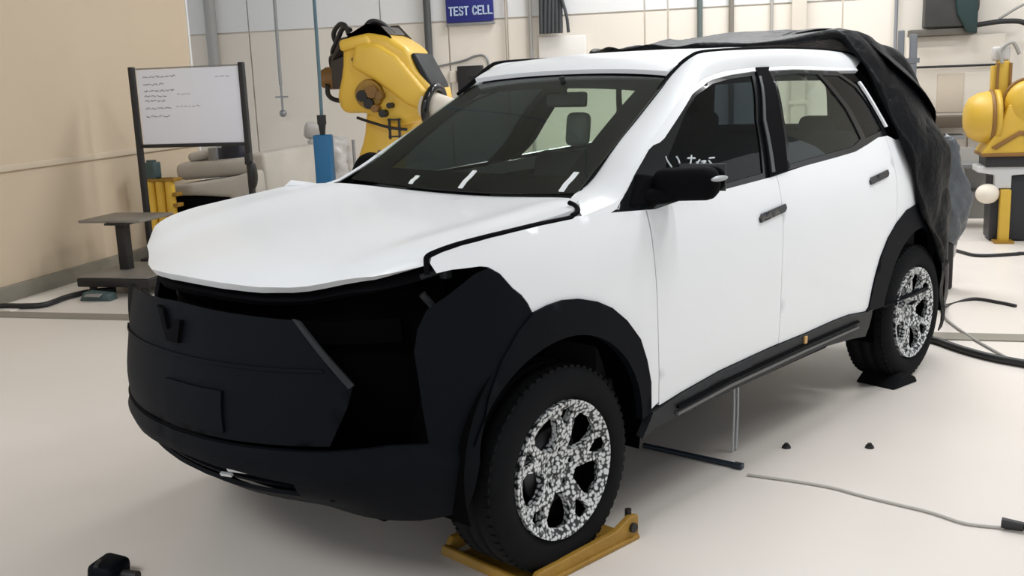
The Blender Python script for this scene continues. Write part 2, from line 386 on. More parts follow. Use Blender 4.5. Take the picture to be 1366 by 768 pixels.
# door handles: dark flush recess
for D, (s0, z0) in ((FD, (2.744, 1.03)), (RD, (3.738, 1.078))):
    k = [(-.10, -.022), (.09, -.002), (.105, .012), (.10, .030), (-.085, .012), (-.105, -.004)]
    hb = panel([(s0+a*1.0, z0+b) for a, b in k], off(.010), .03, .02); both('door_handle', hb, GLOSSB, 'black flush door handle', D)
# window areas (each: black frame ring with glass inside)
DLO1 = [(1.765, 1.152), (1.923, 1.256), (2.079, 1.347), (2.157, 1.358), (2.347, 1.452), (2.478, 1.517), (2.648, 1.563), (2.81, 1.58), (3.015, 1.59), (3.05, 1.59), (2.90, 1.394), (2.795, 1.176)] + BELT[::-1][1:-1]
DLO2 = [(2.935, 1.184), (3.02, 1.387), (3.139, 1.59), (3.379, 1.591), (3.762, 1.575), (3.90, 1.496), (3.96, 1.387), (3.985, 1.262)] + BELT2[::-1][1:-1]
GL1 = [(2.02, 1.165), (2.16, 1.30), (2.38, 1.45), (2.50, 1.508), (2.655, 1.548), (2.81, 1.565), (2.99, 1.572), (2.85, 1.394), (2.755, 1.19), (2.348, 1.172), (2.151, 1.166)]
GL2 = [(2.985, 1.205), (3.07, 1.387), (3.17, 1.568), (3.379, 1.572), (3.56, 1.563), (3.66, 1.40), (3.69, 1.262), (3.585, 1.232), (3.354, 1.222), (3.089, 1.210)]
GL3 = [(3.60, 1.558), (3.76, 1.552), (3.86, 1.496), (3.93, 1.387), (3.95, 1.285), (3.86, 1.275), (3.74, 1.262), (3.705, 1.40)]
both('window_frame', panel(DLO1, off(-.006), .035, .012, [GL1]), GLOSSB, None, FD)
both('window_frame', panel(DLO2, off(-.006), .035, .012, [GL2, GL3]), GLOSSB, None, RD)
cp('window_glass', panel(GL1, off(-.012), .05, .003), DARKG, FD[0]); cp('window_glass', far(panel(GL1, off(-.012), .05, .003)), DARKG, FD[1])
cp('window_glass', panel(GL2, off(-.012), .05, .003), SIDET, RD[0]); cp('window_glass', far(panel(GL2, off(-.012), .05, .003)), SIDEG, RD[1])
cp('quarter_glass', panel(GL3, off(-.012), .05, .003), DARKG, RD[0]); cp('quarter_glass', far(panel(GL3, off(-.012), .05, .003)), SIDEG, RD[1])
bp = [(2.778, 1.172), (2.874, 1.394), (3.038, 1.59), (3.056, 1.606), (3.169, 1.606), (3.139, 1.59), (3.03, 1.387), (2.93, 1.184)]
both('quarter_sliver', panel([(3.895, 1.52), (3.915, 1.52), (3.985, 1.30), (3.965, 1.30)], off(.012), .04, .01), WHITE)
SE = float(SL[-1])
for ol in ([(4.2, 1.19), (SE, 1.19), (SE, 1.26), (4.2, 1.26)], [(4.0, 1.56), (SE, 1.56), (SE, 1.62), (4.0, 1.62)], [(4.1, 1.24), (4.68, 1.24), (4.62, 1.58), (4.0, 1.58)]):
    both('tailgate_frame', panel(ol, off(-.01), .06, .02), BLACKM)
both('pillar_cover', panel(bp, off(.006), .04, .014), BLACKM)
both('pillar_trim', panel([(2.80, 1.19), (2.88, 1.394), (3.02, 1.57), (3.038, 1.57), (2.90, 1.394), (2.825, 1.19)], off(.010), .05, .01), mat('satin_grey_strip', (.07, .075, .08), .3))
# A pillar and roof rail: band lofted between the door opening and the windscreen edge
FL = [(1.60, 1.158), (1.80, 1.185), (1.955, 1.29), (2.092, 1.362), (2.235, 1.432), (2.354, 1.49), (2.486, 1.541), (2.624, 1.575), (2.794, 1.597), (3.011, 1.606), (3.38, 1.607), (3.77, 1.592), (3.995, 1.585)]
E1 = [(1.765, 1.152), (1.923, 1.256), (2.079, 1.347), (2.157, 1.358), (2.347, 1.452), (2.478, 1.517), (2.648, 1.563), (2.81, 1.58), (3.015, 1.59), (3.379, 1.591), (3.762, 1.575), (3.99, 1.57)]
E2 = [(-.20, .755, 1.182), (-.347, .66, 1.197), (-.47, .645, 1.236), (-.645, .625, 1.351), (-.823, .60, 1.445), (-.988, .575, 1.534), (-1.10, .565, 1.600), (-1.204, .575, 1.655), (-1.326, .585, 1.676), (-1.775, .60, 1.683), (-2.178, .60, 1.676), (-2.505, .585, 1.659), (-2.75, .57, 1.63)]
n = 60
fl = resample(FL, n); e1 = resample([(1.66, 1.154)] + E1, n); e2 = crs(E2, n)
def x_param(A, n):      # resample so that both edges share the station along the band (by x then z)
    return A
flp = np.array([body(*p) for p in fl]); e1p = np.array([body(*p) for p in e1])
def match(A, Bc):
    # for each point of Bc the point of A at the same arc fraction, softened
    return resample(A, len(Bc))
rows = []
for k in range(9):
    t = k/8; bul = .013*math.sin(pi*t)
    r = []
    for i in range(n):
        p = lerp(flp[i], e2[i], t); r.append((p[0]+bul*.25, p[1]+bul*.9, p[2]+bul*.75))
    rows.append(r)
cp('side_frame', B().grid(rows, False, .03), WHITE)
fb_ = B(); fb_.v = [tuple(p) for p in flp]; ff = np.array(far(fb_).v); fe = np.array([(p[0]-.02, -p[1]*.97, p[2]) for p in e2])
cp('side_frame', B().grid([[lerp(ff[i], fe[i], k/6) for i in range(9, n)] for k in range(7)], True, .02), WHITE)
rows = [[lerp(e1p[i], flp[i], .97*k/2) for i in range(n)] for k in range(3)]
both('door_top_frame', B().grid(rows, False, .02), WHITE)
# windscreen
E2c = cr(E2, 12)
def e2_at(z, d=.0):
    q = E2c[:120]; i = int(np.argmin(abs(q[:, 2]-z)+1*(q[:, 0] > -.33))); return q[i]
zz = np.linspace(1.20, 1.572, 24)
side = np.array([e2_at(z) for z in zz]); side[:, 1] += .004; side = cr(side[[0, 3, 6, 9, 12, 15, 18, 21, 23]], 4)
tt = (side[:, 2]-side[0, 2])/(side[-1, 2]-side[0, 2]); side[:, 0] = -.37-.685*tt+.012*np.sin(pi*tt); side = resample(side, 24)
def ws_row(p, f, inset=0, drop=0, ny=29, y0=-1, y1=1):
    out = []
    for j in range(ny):
        t = y0+(y1-y0)*j/(ny-1); c = 1-t*t
        bow = lerp(-.06, -.055, f); dz = lerp(-.03, .022, f)+.028*math.sin(pi*f)
        fy = 1 if t > 0 else .97
        out.append((p[0]+bow*c - (.02*t*t if t < 0 else 0), (p[1]-inset)*t*fy, p[2]+dz*c - drop))
    return out
WSr = [ws_row(side[i], i/23, 0) for i in range(24)]
cp('windscreen', B().grid(WSr, True, .004), WSG)
band = [ws_row(side[i], i/23, 0, .004)[-3:] for i in range(24)]
def frit(sgn):
    e, f = (-1, -4) if sgn > 0 else (0, 3)
    return [[(lerp(WSr[i][e][0], WSr[i][f][0], k/2)-.004, lerp(WSr[i][e][1], WSr[i][f][1], k/2), lerp(WSr[i][e][2], WSr[i][f][2], k/2)-.004) for k in range(3)] for i in range(24)]
cp('windscreen_border', B().grid(frit(1), False, .003), BLACKM); cp('windscreen_border', B().grid(frit(-1), True, .003), BLACKM)
cp('windscreen_border', B().grid([[(x-.004, y, z-.004) for x, y, z in WSr[i]] for i in range(0, 4)], True, .003), BLACKM)
cp('windscreen_border', B().grid([[(x-.004, y, z-.004) for x, y, z in WSr[i]] for i in range(20, 24)], True, .003), BLACKM)
# roof
def roof_pt(x, t):
    zs = ([-1.06, -1.12, -1.2, -1.33, -1.5, -1.78, -2.18, -2.5, -2.8, -3.0], [1.580, 1.606, 1.630, 1.652, 1.662, 1.668, 1.662, 1.645, 1.60, 1.54])
    z = float(np.interp(-x, [-a for a in zs[0]], zs[1])); w = float(np.interp(-x, [1.06, 1.2, 1.33, 1.78, 2.2, 2.5, 2.8, 3.0], [.552, .562, .572, .586, .586, .572, .55, .53]))
    c = 1-abs(t)**2.4
    k = max(0, min(1, (-x-1.0)/.5)); bow = -.055*c*(1-k)
    if t < 0: w *= .955
    return (x+bow, w*t, z+c*lerp(.022, .018, k))
xs = np.concatenate([np.linspace(-1.075, -1.5, 14), np.linspace(-1.56, -3.0, 20)])
cp('roof_panel', B().grid([[roof_pt(x, t) for t in np.linspace(-1, 1, 25)] for x in xs], True, .02), WHITE)
cp('roof_seal', B().tube([(p[0], p[1]-.008, p[2]+.002) for p in E2[5:]], .009, 6), BLACKM); cp('roof_seal', B().tube([(p[0], -p[1]+.008, p[2]+.002) for p in E2[5:]], .009, 6), BLACKM)
cp('sunroof', B().grid([[(lambda q: (q[0], q[1], q[2]+.008))(roof_pt(x, t)) for t in np.linspace(-.78, .78, 13)] for x in np.linspace(-1.42, -2.6, 16)], True, .006), GLOSSB, None, 'black glass sunroof')
# bonnet: Coons patch between its edges
HS = [(-.185, .795, 1.186), (-.14, .825, 1.178), (.05, .828, 1.160), (.166, .817, 1.150), (.25, .802, 1.142), (.34, .775, 1.127), (.39, .755, 1.110), (.42, .738, 1.092), (.425, .732, 1.075)]
HF = [(.425, .732, 1.075), (.525, .62, 1.046), (.60, .50, 1.027), (.66, .42, 1.016), (.725, .30, 1.016), (.765, .15, 1.022), (.78, 0, 1.026)]
HR = [(-.185, .795, 1.186), (-.33, .66, 1.187), (-.40, .40, 1.170), (-.43, .2, 1.160), (-.435, 0, 1.156)]
nu, nv = 33, 22
sd = crs(HS, nv); fr = resample(HF, 17); rr_ = crs(HR, 17)
def flip_y(A): return np.stack([A[:, 0], -A[:, 1], A[:, 2]], 1)
def far_x(A, g):
    A = A.copy(); A[:, 0] += g; return A
frf = np.concatenate([far_x(flip_y(fr), .085*(np.abs(fr[:, 1])/.738)**1.5), fr[::-1][1:]]); rrf = np.concatenate([flip_y(rr_), rr_[::-1][1:]]); sdn = far_x(flip_y(sd), .085*np.linspace(0, 1, nv)**2)
G = []
for i in range(nv):
    v = i/(nv-1); row = []
    for j in range(nu):
        u = j/(nu-1)
        p = (1-v)*rrf[j]+v*frf[j]+(1-u)*sdn[i]+u*sd[i]-((1-u)*(1-v)*rrf[0]+u*(1-v)*rrf[-1]+(1-u)*v*frf[0]+u*v*frf[-1])
        c = math.sin(pi*v)**.8; t = abs(2*u-1)
        p = p.copy(); p[2] += .012*c*(1-t**4) + .016*math.exp(-((t-.72)/.10)**2)*(1-v*.6)*min(1, v*8) 
        row.append(p)
    G.append(row)
cp('bonnet', B().grid(G, True, .028), WHITE)
cp('bonnet_inner', B().grid([[(p[0]*.97, p[1]*.95, p[2]-.05) for p in row] for row in G], True, .02), BLACKM)
gp = [body(a-.004, b+.001) for a, b in FT]; gp = [(p[0]+.002, p[1]-.008, p[2]+.002) for p in gp]
gpb = B().tube([(.428, .745, 1.05)] + gp + [(-.145, .845, 1.172), (-.165, .83, 1.18), (-.19, .795, 1.188), (-.20, .765, 1.192)], .0085, 6, 4)
cp('bonnet_gap', gpb, BLACKM)
tb = [(-.33, .085), (-.36, -.24), (-.30, .625)]  # small white tabs rising from the windscreen foot
for i, (x, y) in enumerate(tb):
    b = B(); zb = 1.185 if i != 2 else 1.20
    b.grid([[(x-.02-(.075 if i != 1 else .035)*k/3, y+.022*j-.011+.01*k/3, zb+.012+(.06 if i != 1 else .03)*k/3+(.004 if k == 1 else 0)) for j in range(2)] for k in range(4)], False, .004)
    cp('white_tab', b, mat('tab_white', (.8, .82, .82), .5), None, 'white tab at the foot of the windscreen')
# bumper
lowR = [(0, .545), (.3, .548), (.637, .556), (.815, .57), (.93, .563), (.92, .66), (.913, .771), (.908, .837), (.925, .90), (.959, .952), (1.028, .989), (1.124, 1.045), (1.166, 1.056), (1.202, 1.033), (1.241, .985), (1.272, .958), (1.293, .93), (1.309, .898), (1.249, .856), (1.181, .776), (1.127, .669), (1.096, .557), (1.075, .437), (1.05, .315), (.9, .30), (.6, .30), (.3, .295), (0, .29)]
lowF = [(-a, b) for a, b in lowR[::-1][1:-1]]
def bump_fn(s, z):
    d = .018*smooth((.53-z)/.03) - .03*smooth((.40-z)/.05)*(1-smooth((abs(s)-.5)/.4))
    return body(s, z, .004+d)
intake = [(-.5, .44), (-.25, .465), (0, .47), (.25, .465), (.5, .44), (.5, .385), (.25, .37), (0, .365), (-.25, .37), (-.5, .385)]
BUMP = cp('front_bumper', panel(lowR+lowF, bump_fn, .035, .014, [intake]), BLACKP)
cp('intake', panel([(a*1.12, b+(.05 if b > .42 else -.05)) for a, b in intake], off(-.06), .06, .01), BLACKM, BUMP)
for zc in (.40, .43): cp('intake_slat', panel([(-.5, zc-.006), (.5, zc-.006), (.5, zc+.006), (-.5, zc+.006)], off(-.02), .08, .03), BLACKP, BUMP)
for s0, z0, w in ((.28, .447, .05), (.20, .415, .03)):
    cp('glint_strip', panel([(s0-w, z0-.006), (s0+w, z0+.002), (s0+w, z0+.012), (s0-w, z0+.004)], off(.01), .03, .01), mat('glint_metal', (.75, .78, .8), .3, metal=.4), BUMP, 'bright strip drawn as a glint in the lower intake')  # strips added to stand for glints, painted bright
gr_ = [(0, .955), (.257, .946), (.544, .937), (.716, .752), (.696, .688), (.637, .572), (.3, .562), (0, .559)]
gr_full = gr_ + [(-a, b) for a, b in gr_[::-1][1:-1]]
plate = [(-.30, .60), (.10, .60), (.10, .745), (-.30, .745)]
def gr_fn(s, z): return body(s, z, -.004)
GR = cp('grille_panel', panel(gr_full, gr_fn, .04, .014), BLACKP)
both_edge = [(.53, .945), (.552, .938), (.722, .755), (.706, .745)]
cp('edge_strip', panel(both_edge, off(.012), .04, .02), GREYP, GR); cp('edge_strip', panel([(-a, b) for a, b in both_edge], off(.012), .04, .02), GREYP, GR)
em = [(-.105, .935), (-.06, .925), (-.02, .872), (.0, .868), (.028, .905), (.055, .905), (.05, .835), (-.015, .835)]
cp('emblem', panel(em, off(.012), .03, .018), BLACKM, GR, 'black V-shaped emblem')
cp('plate_mount', panel([(-.02, .585), (.27, .585), (.27, .715), (-.02, .715)], off(.006), .05, .012), BLACKP, GR)
cp('crease', panel([(-.55, .80), (.62, .80), (.63, .79), (-.56, .79)], off(.002), .06, .01), BLACKP, GR)
# what shows in the open headlight cavity
CARR = cp('radiator_support', panel([(-1.15, .36), (1.15, .36), (1.12, 1.0), (.95, 1.03), (.5, 1.0), (-.5, 1.0), (-.95, 1.03), (-1.12, 1.0)], off(-.20), .08, .02), LINER)
cp('crossbeam', panel([(-.9, .83), (.9, .83), (.9, .90), (-.9, .90)], off(-.16), .08, .05), LINER, CARR)
cp('headlight_bracket', B().tube([(.43, .72, .99), (.40, .74, .93), (.42, .735, .84), (.40, .745, .78)], .013, 6).box((.42, .74, .865), (.04, .03, .05), bev=.006), GREYP, CARR)
cp('headlight_bracket', B().tube([(.43, -.72, .99), (.40, -.74, .93), (.42, -.735, .84), (.40, -.745, .78)], .013, 6).box((.42, -.74, .865), (.04, .03, .05), bev=.006), GREYP, CARR)
cp('latch_clip', B().box((.36, .70, 1.045), (.10, .05, .02), (0, .2, -.5), .006).box((.35, .74, 1.05), (.03, .03, .05), bev=.006), GREYP, CARR)
# sills, arches, liners
sill = [(1.905, .425), (1.965, .43), (2.093, .449), (2.343, .471), (2.705, .481), (3.018, .480), (3.279, .485), (3.426, .482), (3.6, .463), (3.66, .47), (3.62, .34), (3.48, .36), (3.2, .385), (2.7, .38), (2.2, .37), (1.95, .36), (1.86, .335), (1.89, .40)]
SI = both('sill', panel(sill, off(.012), .05, .03), GREYP)
for z0 in (.432, .405): both('sill_strip', panel([(2.05, z0-.03), (2.4, z0-.008), (3.0, z0+.002), (3.5, z0+.003), (3.5, z0+.012), (3.0, z0+.012), (2.4, z0+.004), (2.05, z0-.018)], off(.022), .05, .02), BLACKM if z0 > .42 else mat('sill_grey', (.10, .10, .10), .4), None, SI)
both('sill_sticker', panel([(2.985, .44), (3.005, .44), (3.005, .475), (2.985, .475)], off(.02), .03, .01), mat('orange_sticker', (.6, .35, .12), .5), 'small orange mark on the sill', SI)
def arc(cx, cz, r, a0, a1, n=22): return [(s_of_x(cx+r*cos(radians(a0+(a1-a0)*i/n))), cz+r*sin(radians(a0+(a1-a0)*i/n))) for i in range(n+1)]
fa = FARCH + [(1.25, .856), (1.182, .776), (1.128, .669), (1.097, .557), (1.08, .45)] + arc(0, .40, .395, 14, 178, 30)
both('arch_trim', panel(fa, off(.010), .035, .03), BLACKP)
ra = [(3.60, .462), (3.629, .483), (3.655, .569), (3.681, .626), (3.732, .707), (3.808, .786), (3.919, .851), (4.029, .893), (4.156, .907), (4.4, .84), (4.62, .66), (4.66, .45)] + arc(-2.75, .36, .42, 12, 172)
both('arch_trim', panel(ra, off(.008), .04, .03), BLACKP)
for cx, cz in ((0, .42), (-2.75, .40)):
    L = B().lathe([(.44, .87), (.44, .50), (.40, .47), (.0, .47)], (cx, 0, cz), 'y', 28, -.3, pi+.3); both('wheel_liner', L, LINER)
cp('battery_pack', B().box((-1.42, 0, .285), (1.9, 1.25, .17), bev=.03), BLACKM)
cp('shadow_blocker', B().box((.02, 0, .26), (.95, 1.1, .04), bev=.01).box((.42, 0, .33), (.3, 1.0, .04), bev=.01), LINER)  # boxes added under the nose to block light and deepen the floor shadow
cp('underbody', B().box((-1.3, 0, .42), (4.0, 1.15, .10), bev=.03), LINER)
cp('tailgate', panel([(4.2, .38), (5.3, .38), (5.3, 1.2), (4.65, 1.2), (4.55, .6), (4.45, .42)], off(-.01), .08, .02), BLACKP)
for xa, xb in ((-1.265, -1.255), (-1.295, -1.283)): cp('tie_strap', B().tube([(xa, .74, .36), (xa+.005, .745, .2), (xb, .74, .004)], .0055, 6), mat('pale_strap', (.45, .47, .48), .5), None, 'pale strap hanging from under the sill')
# mirrors
MB = B().box((-.60, .955, 1.222), (.11, .24, .115), (.05, .12, .22), .045).prism([(-.40, 1.16), (-.66, 1.165), (-.56, 1.25), (-.50, 1.262)], .80, .865, .01).tube([(-.50, .84, 1.185), (-.55, .90, 1.185), (-.60, .95, 1.20)], .03, 8)
MI = both('side_mirror', MB, BLACKM, 'black side mirror')
both('mirror_glass', B().box((-.672, .975, 1.24), (.008, .17, .095), (0, 0, .25), .003), GLOSSB, None, MI)
both('mirror_strip', B().ell((-.625, 1.075, 1.243), (.05, .012, .010)), mat('mirror_light', (.35, .37, .38), .3), 'pale strip on the mirror', MI)
# mirror-housing reflection drawn as pale strokes on the near front window
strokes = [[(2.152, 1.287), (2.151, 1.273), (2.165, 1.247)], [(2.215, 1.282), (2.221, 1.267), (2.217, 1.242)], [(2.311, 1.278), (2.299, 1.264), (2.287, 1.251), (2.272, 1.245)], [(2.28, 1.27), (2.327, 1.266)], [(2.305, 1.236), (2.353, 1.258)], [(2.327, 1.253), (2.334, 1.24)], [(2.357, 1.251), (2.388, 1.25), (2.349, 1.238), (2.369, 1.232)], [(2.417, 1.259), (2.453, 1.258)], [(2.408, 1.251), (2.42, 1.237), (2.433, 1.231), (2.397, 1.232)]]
REFL = mat('reflection_pale', (.55, .60, .62), .7)
for st in strokes: cp('reflection_stroke', B().tube([body(a, z+.018, -.007) for a, z in st], .0035, 5, 4), REFL, FD[0])
# wheels
def tyre(R=.345, w=.225):
    p = [(.232, -.02), (.238, -.004), (.262, .006), (.30, .007), (.325, -.004), (.338, -.018), (.345, -.04)]
    q = [(r, -w-h) for r, h in p[::-1]]
    b = B().lathe(p + [(.345, -.075), (.338, -.078), (.338, -.09), (.345, -.093), (.345, -.132), (.338, -.135), (.338, -.147), (.345, -.15)] + [(r, h+.0) for r, h in q], n=64)
    for i in range(64):     # shoulder blocks
        a = 2*pi*i/64; c = cos(a); s_ = sin(a)
        for y in (-.03, -w+.03): b.box((.3345*c, y, .3345*s_), (.02, .03, .02), (0, -a, 0))
    return b
def rim():
    out = [(.232*cos(2*pi*i/64), .232*sin(2*pi*i/64)) for i in range(64)]; holes = []
    for k in range(5):
        a = radians(63-72*k)          # big openings
        R = lambda r, t: (r*cos(a+t), r*sin(a+t))
        holes.append([R(.082, -.22), R(.082, .22), R(.130, .36), R(.172, .36), R(.194, .26), R(.198, 0), R(.194, -.26), R(.172, -.36), R(.130, -.36)])
        a2 = a + radians(36); Q = lambda r, t: (r*cos(a2+t), r*sin(a2+t))
        holes.append([Q(.140, 0), Q(.180, .15), Q(.204, .13), Q(.207, 0), Q(.204, -.13), Q(.180, -.15)])
        holes.append([(Q(.062, 0)[0]+.011*cos(t), Q(.062, 0)[1]+.011*sin(t)) for t in np.linspace(0, 2*pi, 8, endpoint=False)])
    def f(x, z):
        r = math.hypot(x, z); y = -.012 - .022*(1-smooth((r-.03)/.10)) + .018*smooth((r-.19)/.03)
        return np.array([x, y, z])
    loops = panel(out, f, .02, .028, holes)
    return loops
def rim_fix():
    b = rim(); return b
TY = tyre().mesh('wheel', RUBBER); 
rb = rim(); 
# outward is +y for every wheel mesh: make sure the face looks that way
RI = rb.mesh('rim', CAMO)
BARREL = B().lathe([(.232, -.02), (.215, -.06), (.20, -.16), (.21, -.21)], n=48).lathe([(0.0, -.075), (.19, -.075)], n=40).mesh('barrel', LINER)
DISC = B().lathe([(.0, -.055), (.07, -.055), (.075, -.062), (.13, -.062), (.13, -.075)], n=40).mesh('brake_disc', mat('brake_iron', (.05, .05, .055), .4, metal=.5))
CAPB = B().lathe([(0, -.022), (.02, -.022), (.028, -.028), (.03, -.04)], n=20).mesh('centre_cap', CAMO)
NUT = B().cyl((0, -.05, 0), (0, -.034, 0), .008, n=6).mesh('wheel_nut', BLACKM)
first = None
for cx, sg, ang in ((0, 1, 0), (-2.75, 1, .42), (0, -1, .2), (-2.75, -1, .6)):
    w = link('wheel', TY, car, (1.3+cx, sg*.885, .345)); w.rotation_euler = (0, ang, 0) if sg > 0 else (0, ang, pi)
    for nm, me in (('rim', RI), ('rim_barrel', BARREL), ('brake_disc', DISC), ('centre_cap', CAPB)):
        o = link(nm, me, w)
        if nm == 'rim': o['label'] = 'black and white speckled wrapped wheel rim'
    for k in range(5):
        a = radians(63-72*k+36); link('wheel_nut', NUT, w, (.062*cos(a), 0, .062*sin(a)))
# cabin
CAB = cp('cabin_floor', B().box((-1.5, 0, .50), (2.6, 1.5, .06)).box((-.40, 0, .80), (.06, 1.45, .62)).box((-2.95, 0, .82), (.08, 1.4, .66)), TRIM)
both('cabin_side', B().prism([(-.5, .5), (-2.9, .5), (-2.9, 1.14), (-.5, 1.10)], .79, .81), TRIM)
cp('dashboard', B().prism([(-.46, .7), (-.44, 1.05), (-.50, 1.115), (-.62, 1.13), (-.78, 1.10), (-.82, 1.0), (-.75, .75)], -.70, .70, .03).box((-.79, 0, 1.12), (.02, .36, .11), (0, -.25, 0), .008), TRIM)
stw = cp('steering_wheel', B().lathe([(.17+.013*cos(t), .013*sin(t)) for t in np.linspace(0, 2*pi, 9)], axis='x', n=28).box((0, 0, 0), (.03, .30, .035), bev=.01).box((.03, 0, 0), (.06, .12, .10), bev=.02), TRIM)
stw.location = (1.3-.93, .36, 1.02); stw.rotation_euler = (0, .45, 0)
cp('rear_view_mirror', B().box((-1.10, 0, 1.50), (.03, .22, .065), (0, -.1, 0), .012).cyl((-1.09, 0, 1.52), (-1.07, 0, 1.60), .012), TRIM)
cp('headliner', B().grid([[(lambda q: (q[0]+.03, q[1]*.97, q[2]-.05))(roof_pt(x, t)) for t in np.linspace(-1, 1, 13)] for x in np.linspace(-1.12, -2.95, 12)], True, .015), TRIM)
def seat(x, y, hr):
    s = B().box((x+.12, y, .72), (.52, .50, .16), (0, -.08, 0), .05).box((x-.18, y, .96), (.15, .46, .56), (0, -.22, 0), .06)
    o = cp('seat', s, SEATM)
    cp('headrest', B().box((x-.29, y-.02, 1.335), (.08, .13, .17), (0, -.15, 0), .035), hr, o, 'pale plastic-covered headrest' if hr is PLASTW else None)
seat(-1.35, .37, SEATM); seat(-1.35, -.37, PLASTW)
o = cp('rear_bench', B().box((-2.15, 0, .72), (.5, 1.3, .16), bev=.05).box((-2.50, 0, 1.0), (.14, 1.3, .56), (0, -.25, 0), .05), SEATM)
for y in (-.42, .42): cp('headrest', B().box((-2.58, y, 1.29), (.09, .20, .12), (0, -.15, 0), .04), SEATM, o)
# ------------------------------------------------------------------ tarpaulin draped over the tail
def tarp():
    zt = ([1.2, 1.6, 2.1, 2.4, 2.6, 2.8, 3.0, 3.15, 3.27, 3.38, 3.47, 3.52, 3.55], [1.69, 1.70, 1.725, 1.755, 1.785, 1.76, 1.715, 1.67, 1.60, 1.46, 1.2, .9, .55])
    wt = ([1.2, 2.4, 2.7, 2.9, 3.05, 3.15, 3.25, 3.4, 3.55], [.64, .86, .905, .915, .90, .87, .79, .68, .55])
    NV, NU = 64, 110; G = []
    tx = np.linspace(0, 1, 400); X = 1.2+2.35*tx; Z = np.interp(X, *zt)
    d = np.concatenate([[0], np.cumsum(np.hypot(np.diff(X), np.diff(Z)))]); L = d[-1]
    rnd = np.random.RandomState(3); ph = rnd.rand(40)*6.28
    for iu in range(NU):
        q0 = 1.42*iu/(NU-1)-.42                # q=+1 near hem, 0 ridge; the far flank and the far half of the tail stay open
        a = abs(q0)
        # where the front hem runs: from the roof down behind the rear door
        fx = float(np.interp(a, [0, .2, .30, .36, .42, .46, .56, .61, .70, .776, .88, 1.0], [1.55, 1.66, 2.0, 2.47, 2.545, 2.575, 2.57, 2.585, 2.645, 2.705, 2.85, 3.05]))
        row = []
        d0 = np.interp(fx, X, d)
        for iv in range(NV):
            v = iv/(NV-1); qm = -.42+.45*smooth((v-.28)/.16); q = qm+(1-qm)*iu/(NU-1); a = abs(q); sg = 1 if q >= 0 else -1
            dd = lerp(d0, L, v); x = float(np.interp(dd, d, X)); z1 = float(np.interp(x, *zt)); w = float(np.interp(x, *wt))
            zh = .50 + .05*math.sin(x*9)
            # cross-section: flat over the roof, shoulder, then down the flank
            hgt = max(.05, z1-zh)
            t = a
            if t < .36: y = .55*t/.36; z = z1-.02*(t/.36)**2
            else:
                k = (t-.36)/.64; zc = z1-.02-(hgt-.02)*k
                y = None; z = zc
                yl = .55+(w-.55)*min(1, (k/.46))**.80
                y = yl if k < .46 else w + .012*math.sin((k-.46)*6)
            y = min(y, w)
            amp = .010+.016*min(1, v*3)
            fold = math.sin(11*(v*1.2+a*.9)+ph[0])*.35 + (abs(math.sin(13*v+2.2*a+ph[1]+.8*math.sin(5*a)))**.6-.6)*1.5 + math.sin(37*v-5*a+ph[2]+math.sin(9*a))*.35
            cr_ = abs(math.sin(17*a+3*math.sin(5*v)+ph[3]))**.5
            n_ = fold*amp + (cr_-.6)*amp*1.1
            if iv == 0: n_ *= .3
            y += n_*(.35+.65*min(1, a*2)); x += -abs(n_)*.8*max(0, v-.6); z += n_*.5*(1-a)
            row.append((-x, sg*y, z))
        G.append(row)
    # rolled hem along the front edge
    b = B().grid(G, False, .004)
    hem = [(p[0]+.005, p[1]+(.01 if p[1] > 0 else -.01), p[2]+.004) for p in [g[0] for g in G]]
    return b, hem
tb_, hem = tarp()
TO = solo('tarpaulin', tb_, TARP, 'wrinkled black tarpaulin draped over the rear of the white car', 'tarpaulin')
part('rolled_hem', B().tube(hem[::3], lambda t: .016+.008*math.sin(t*60), 8, 3), TARP, TO)
part('hanging_strap', B().grid([[(-3.10+.015*j+.02*math.sin(k*.8), .90+.01*math.sin(k), .58-.042*k-.004*j) for j in range(4)] for k in range(10)], False, .006), TARP, TO, None, 'black strap hanging from the tarpaulin')
# grey film bundle behind the tarpaulin
G = []
for i in range(30):
    t = i/29; z = .34+.74*t; row = []
    for j in range(49):
        a = 2*pi*j/48; k = (.75+.35*math.sin(pi*min(1, t*1.15)))*(1 if t < .9 else math.sqrt(max(0, 1-((t-.9)/.101)**2)))
        w = 1+.09*math.sin(5*a+7*t)+.07*abs(math.sin(4*a-11*t))+.05*math.sin(9*a+23*t)
        row.append((.14*cos(a)*k*w+.02*math.sin(6*t), .11*sin(a)*k*w, z+.02*math.sin(3*a+5*t)))
    G.append(row)
ws_ = thing('wrapped_stand', 'crumpled dark grey film wrapped round a stand behind the tarpaulin', 'stand', W(2.52, 4.3))
part('film', B().grid(G, False, 0), DWRAP, ws_); part('post', B().box((0, 0, .18), (.16, .12, .36), bev=.02), DSTEEL, ws_)
part('film_tail', B().box((.03, 0, .30), (.14, .10, .16), (.1, .1, .2), .03), WRAP, ws_)
# ------------------------------------------------------------------ under the car and on the floor
ch = thing('wheel_tray', 'worn yellow steel tray under the front wheel of the white car', 'wheel tray', (-.02, .775, 0), radians(-2.5))
part('base_plate', B().box((-.045, -.06, .002), (.54, .36, .004)), YEL2, ch)
RAIL = [(-.32, .0), (-.32, .085), (-.28, .09), (-.20, .06), (.18, .05), (.225, 0)]
part('side_rail', B().prism(RAIL, .115, .14, .004).box((-.045, .125, .008), (.54, .05, .016), bev=.004), YEL2, ch)
part('side_rail', B().prism(RAIL, -.30, -.275, .004), YEL2, ch)
part('end_stop', B().prism([(.195, 0), (.235, 0), (.225, .03), (.205, .03)], -.29, .13, .006), YEL2, ch)
part('bolt', B().cyl((-.285, .135, .05), (-.285, .152, .05), .018, n=8), DSTEEL, ch); part('pin', B().cyl((-.30, .11, .07), (-.30, .11, .105), .012, n=8), DSTEEL, ch)
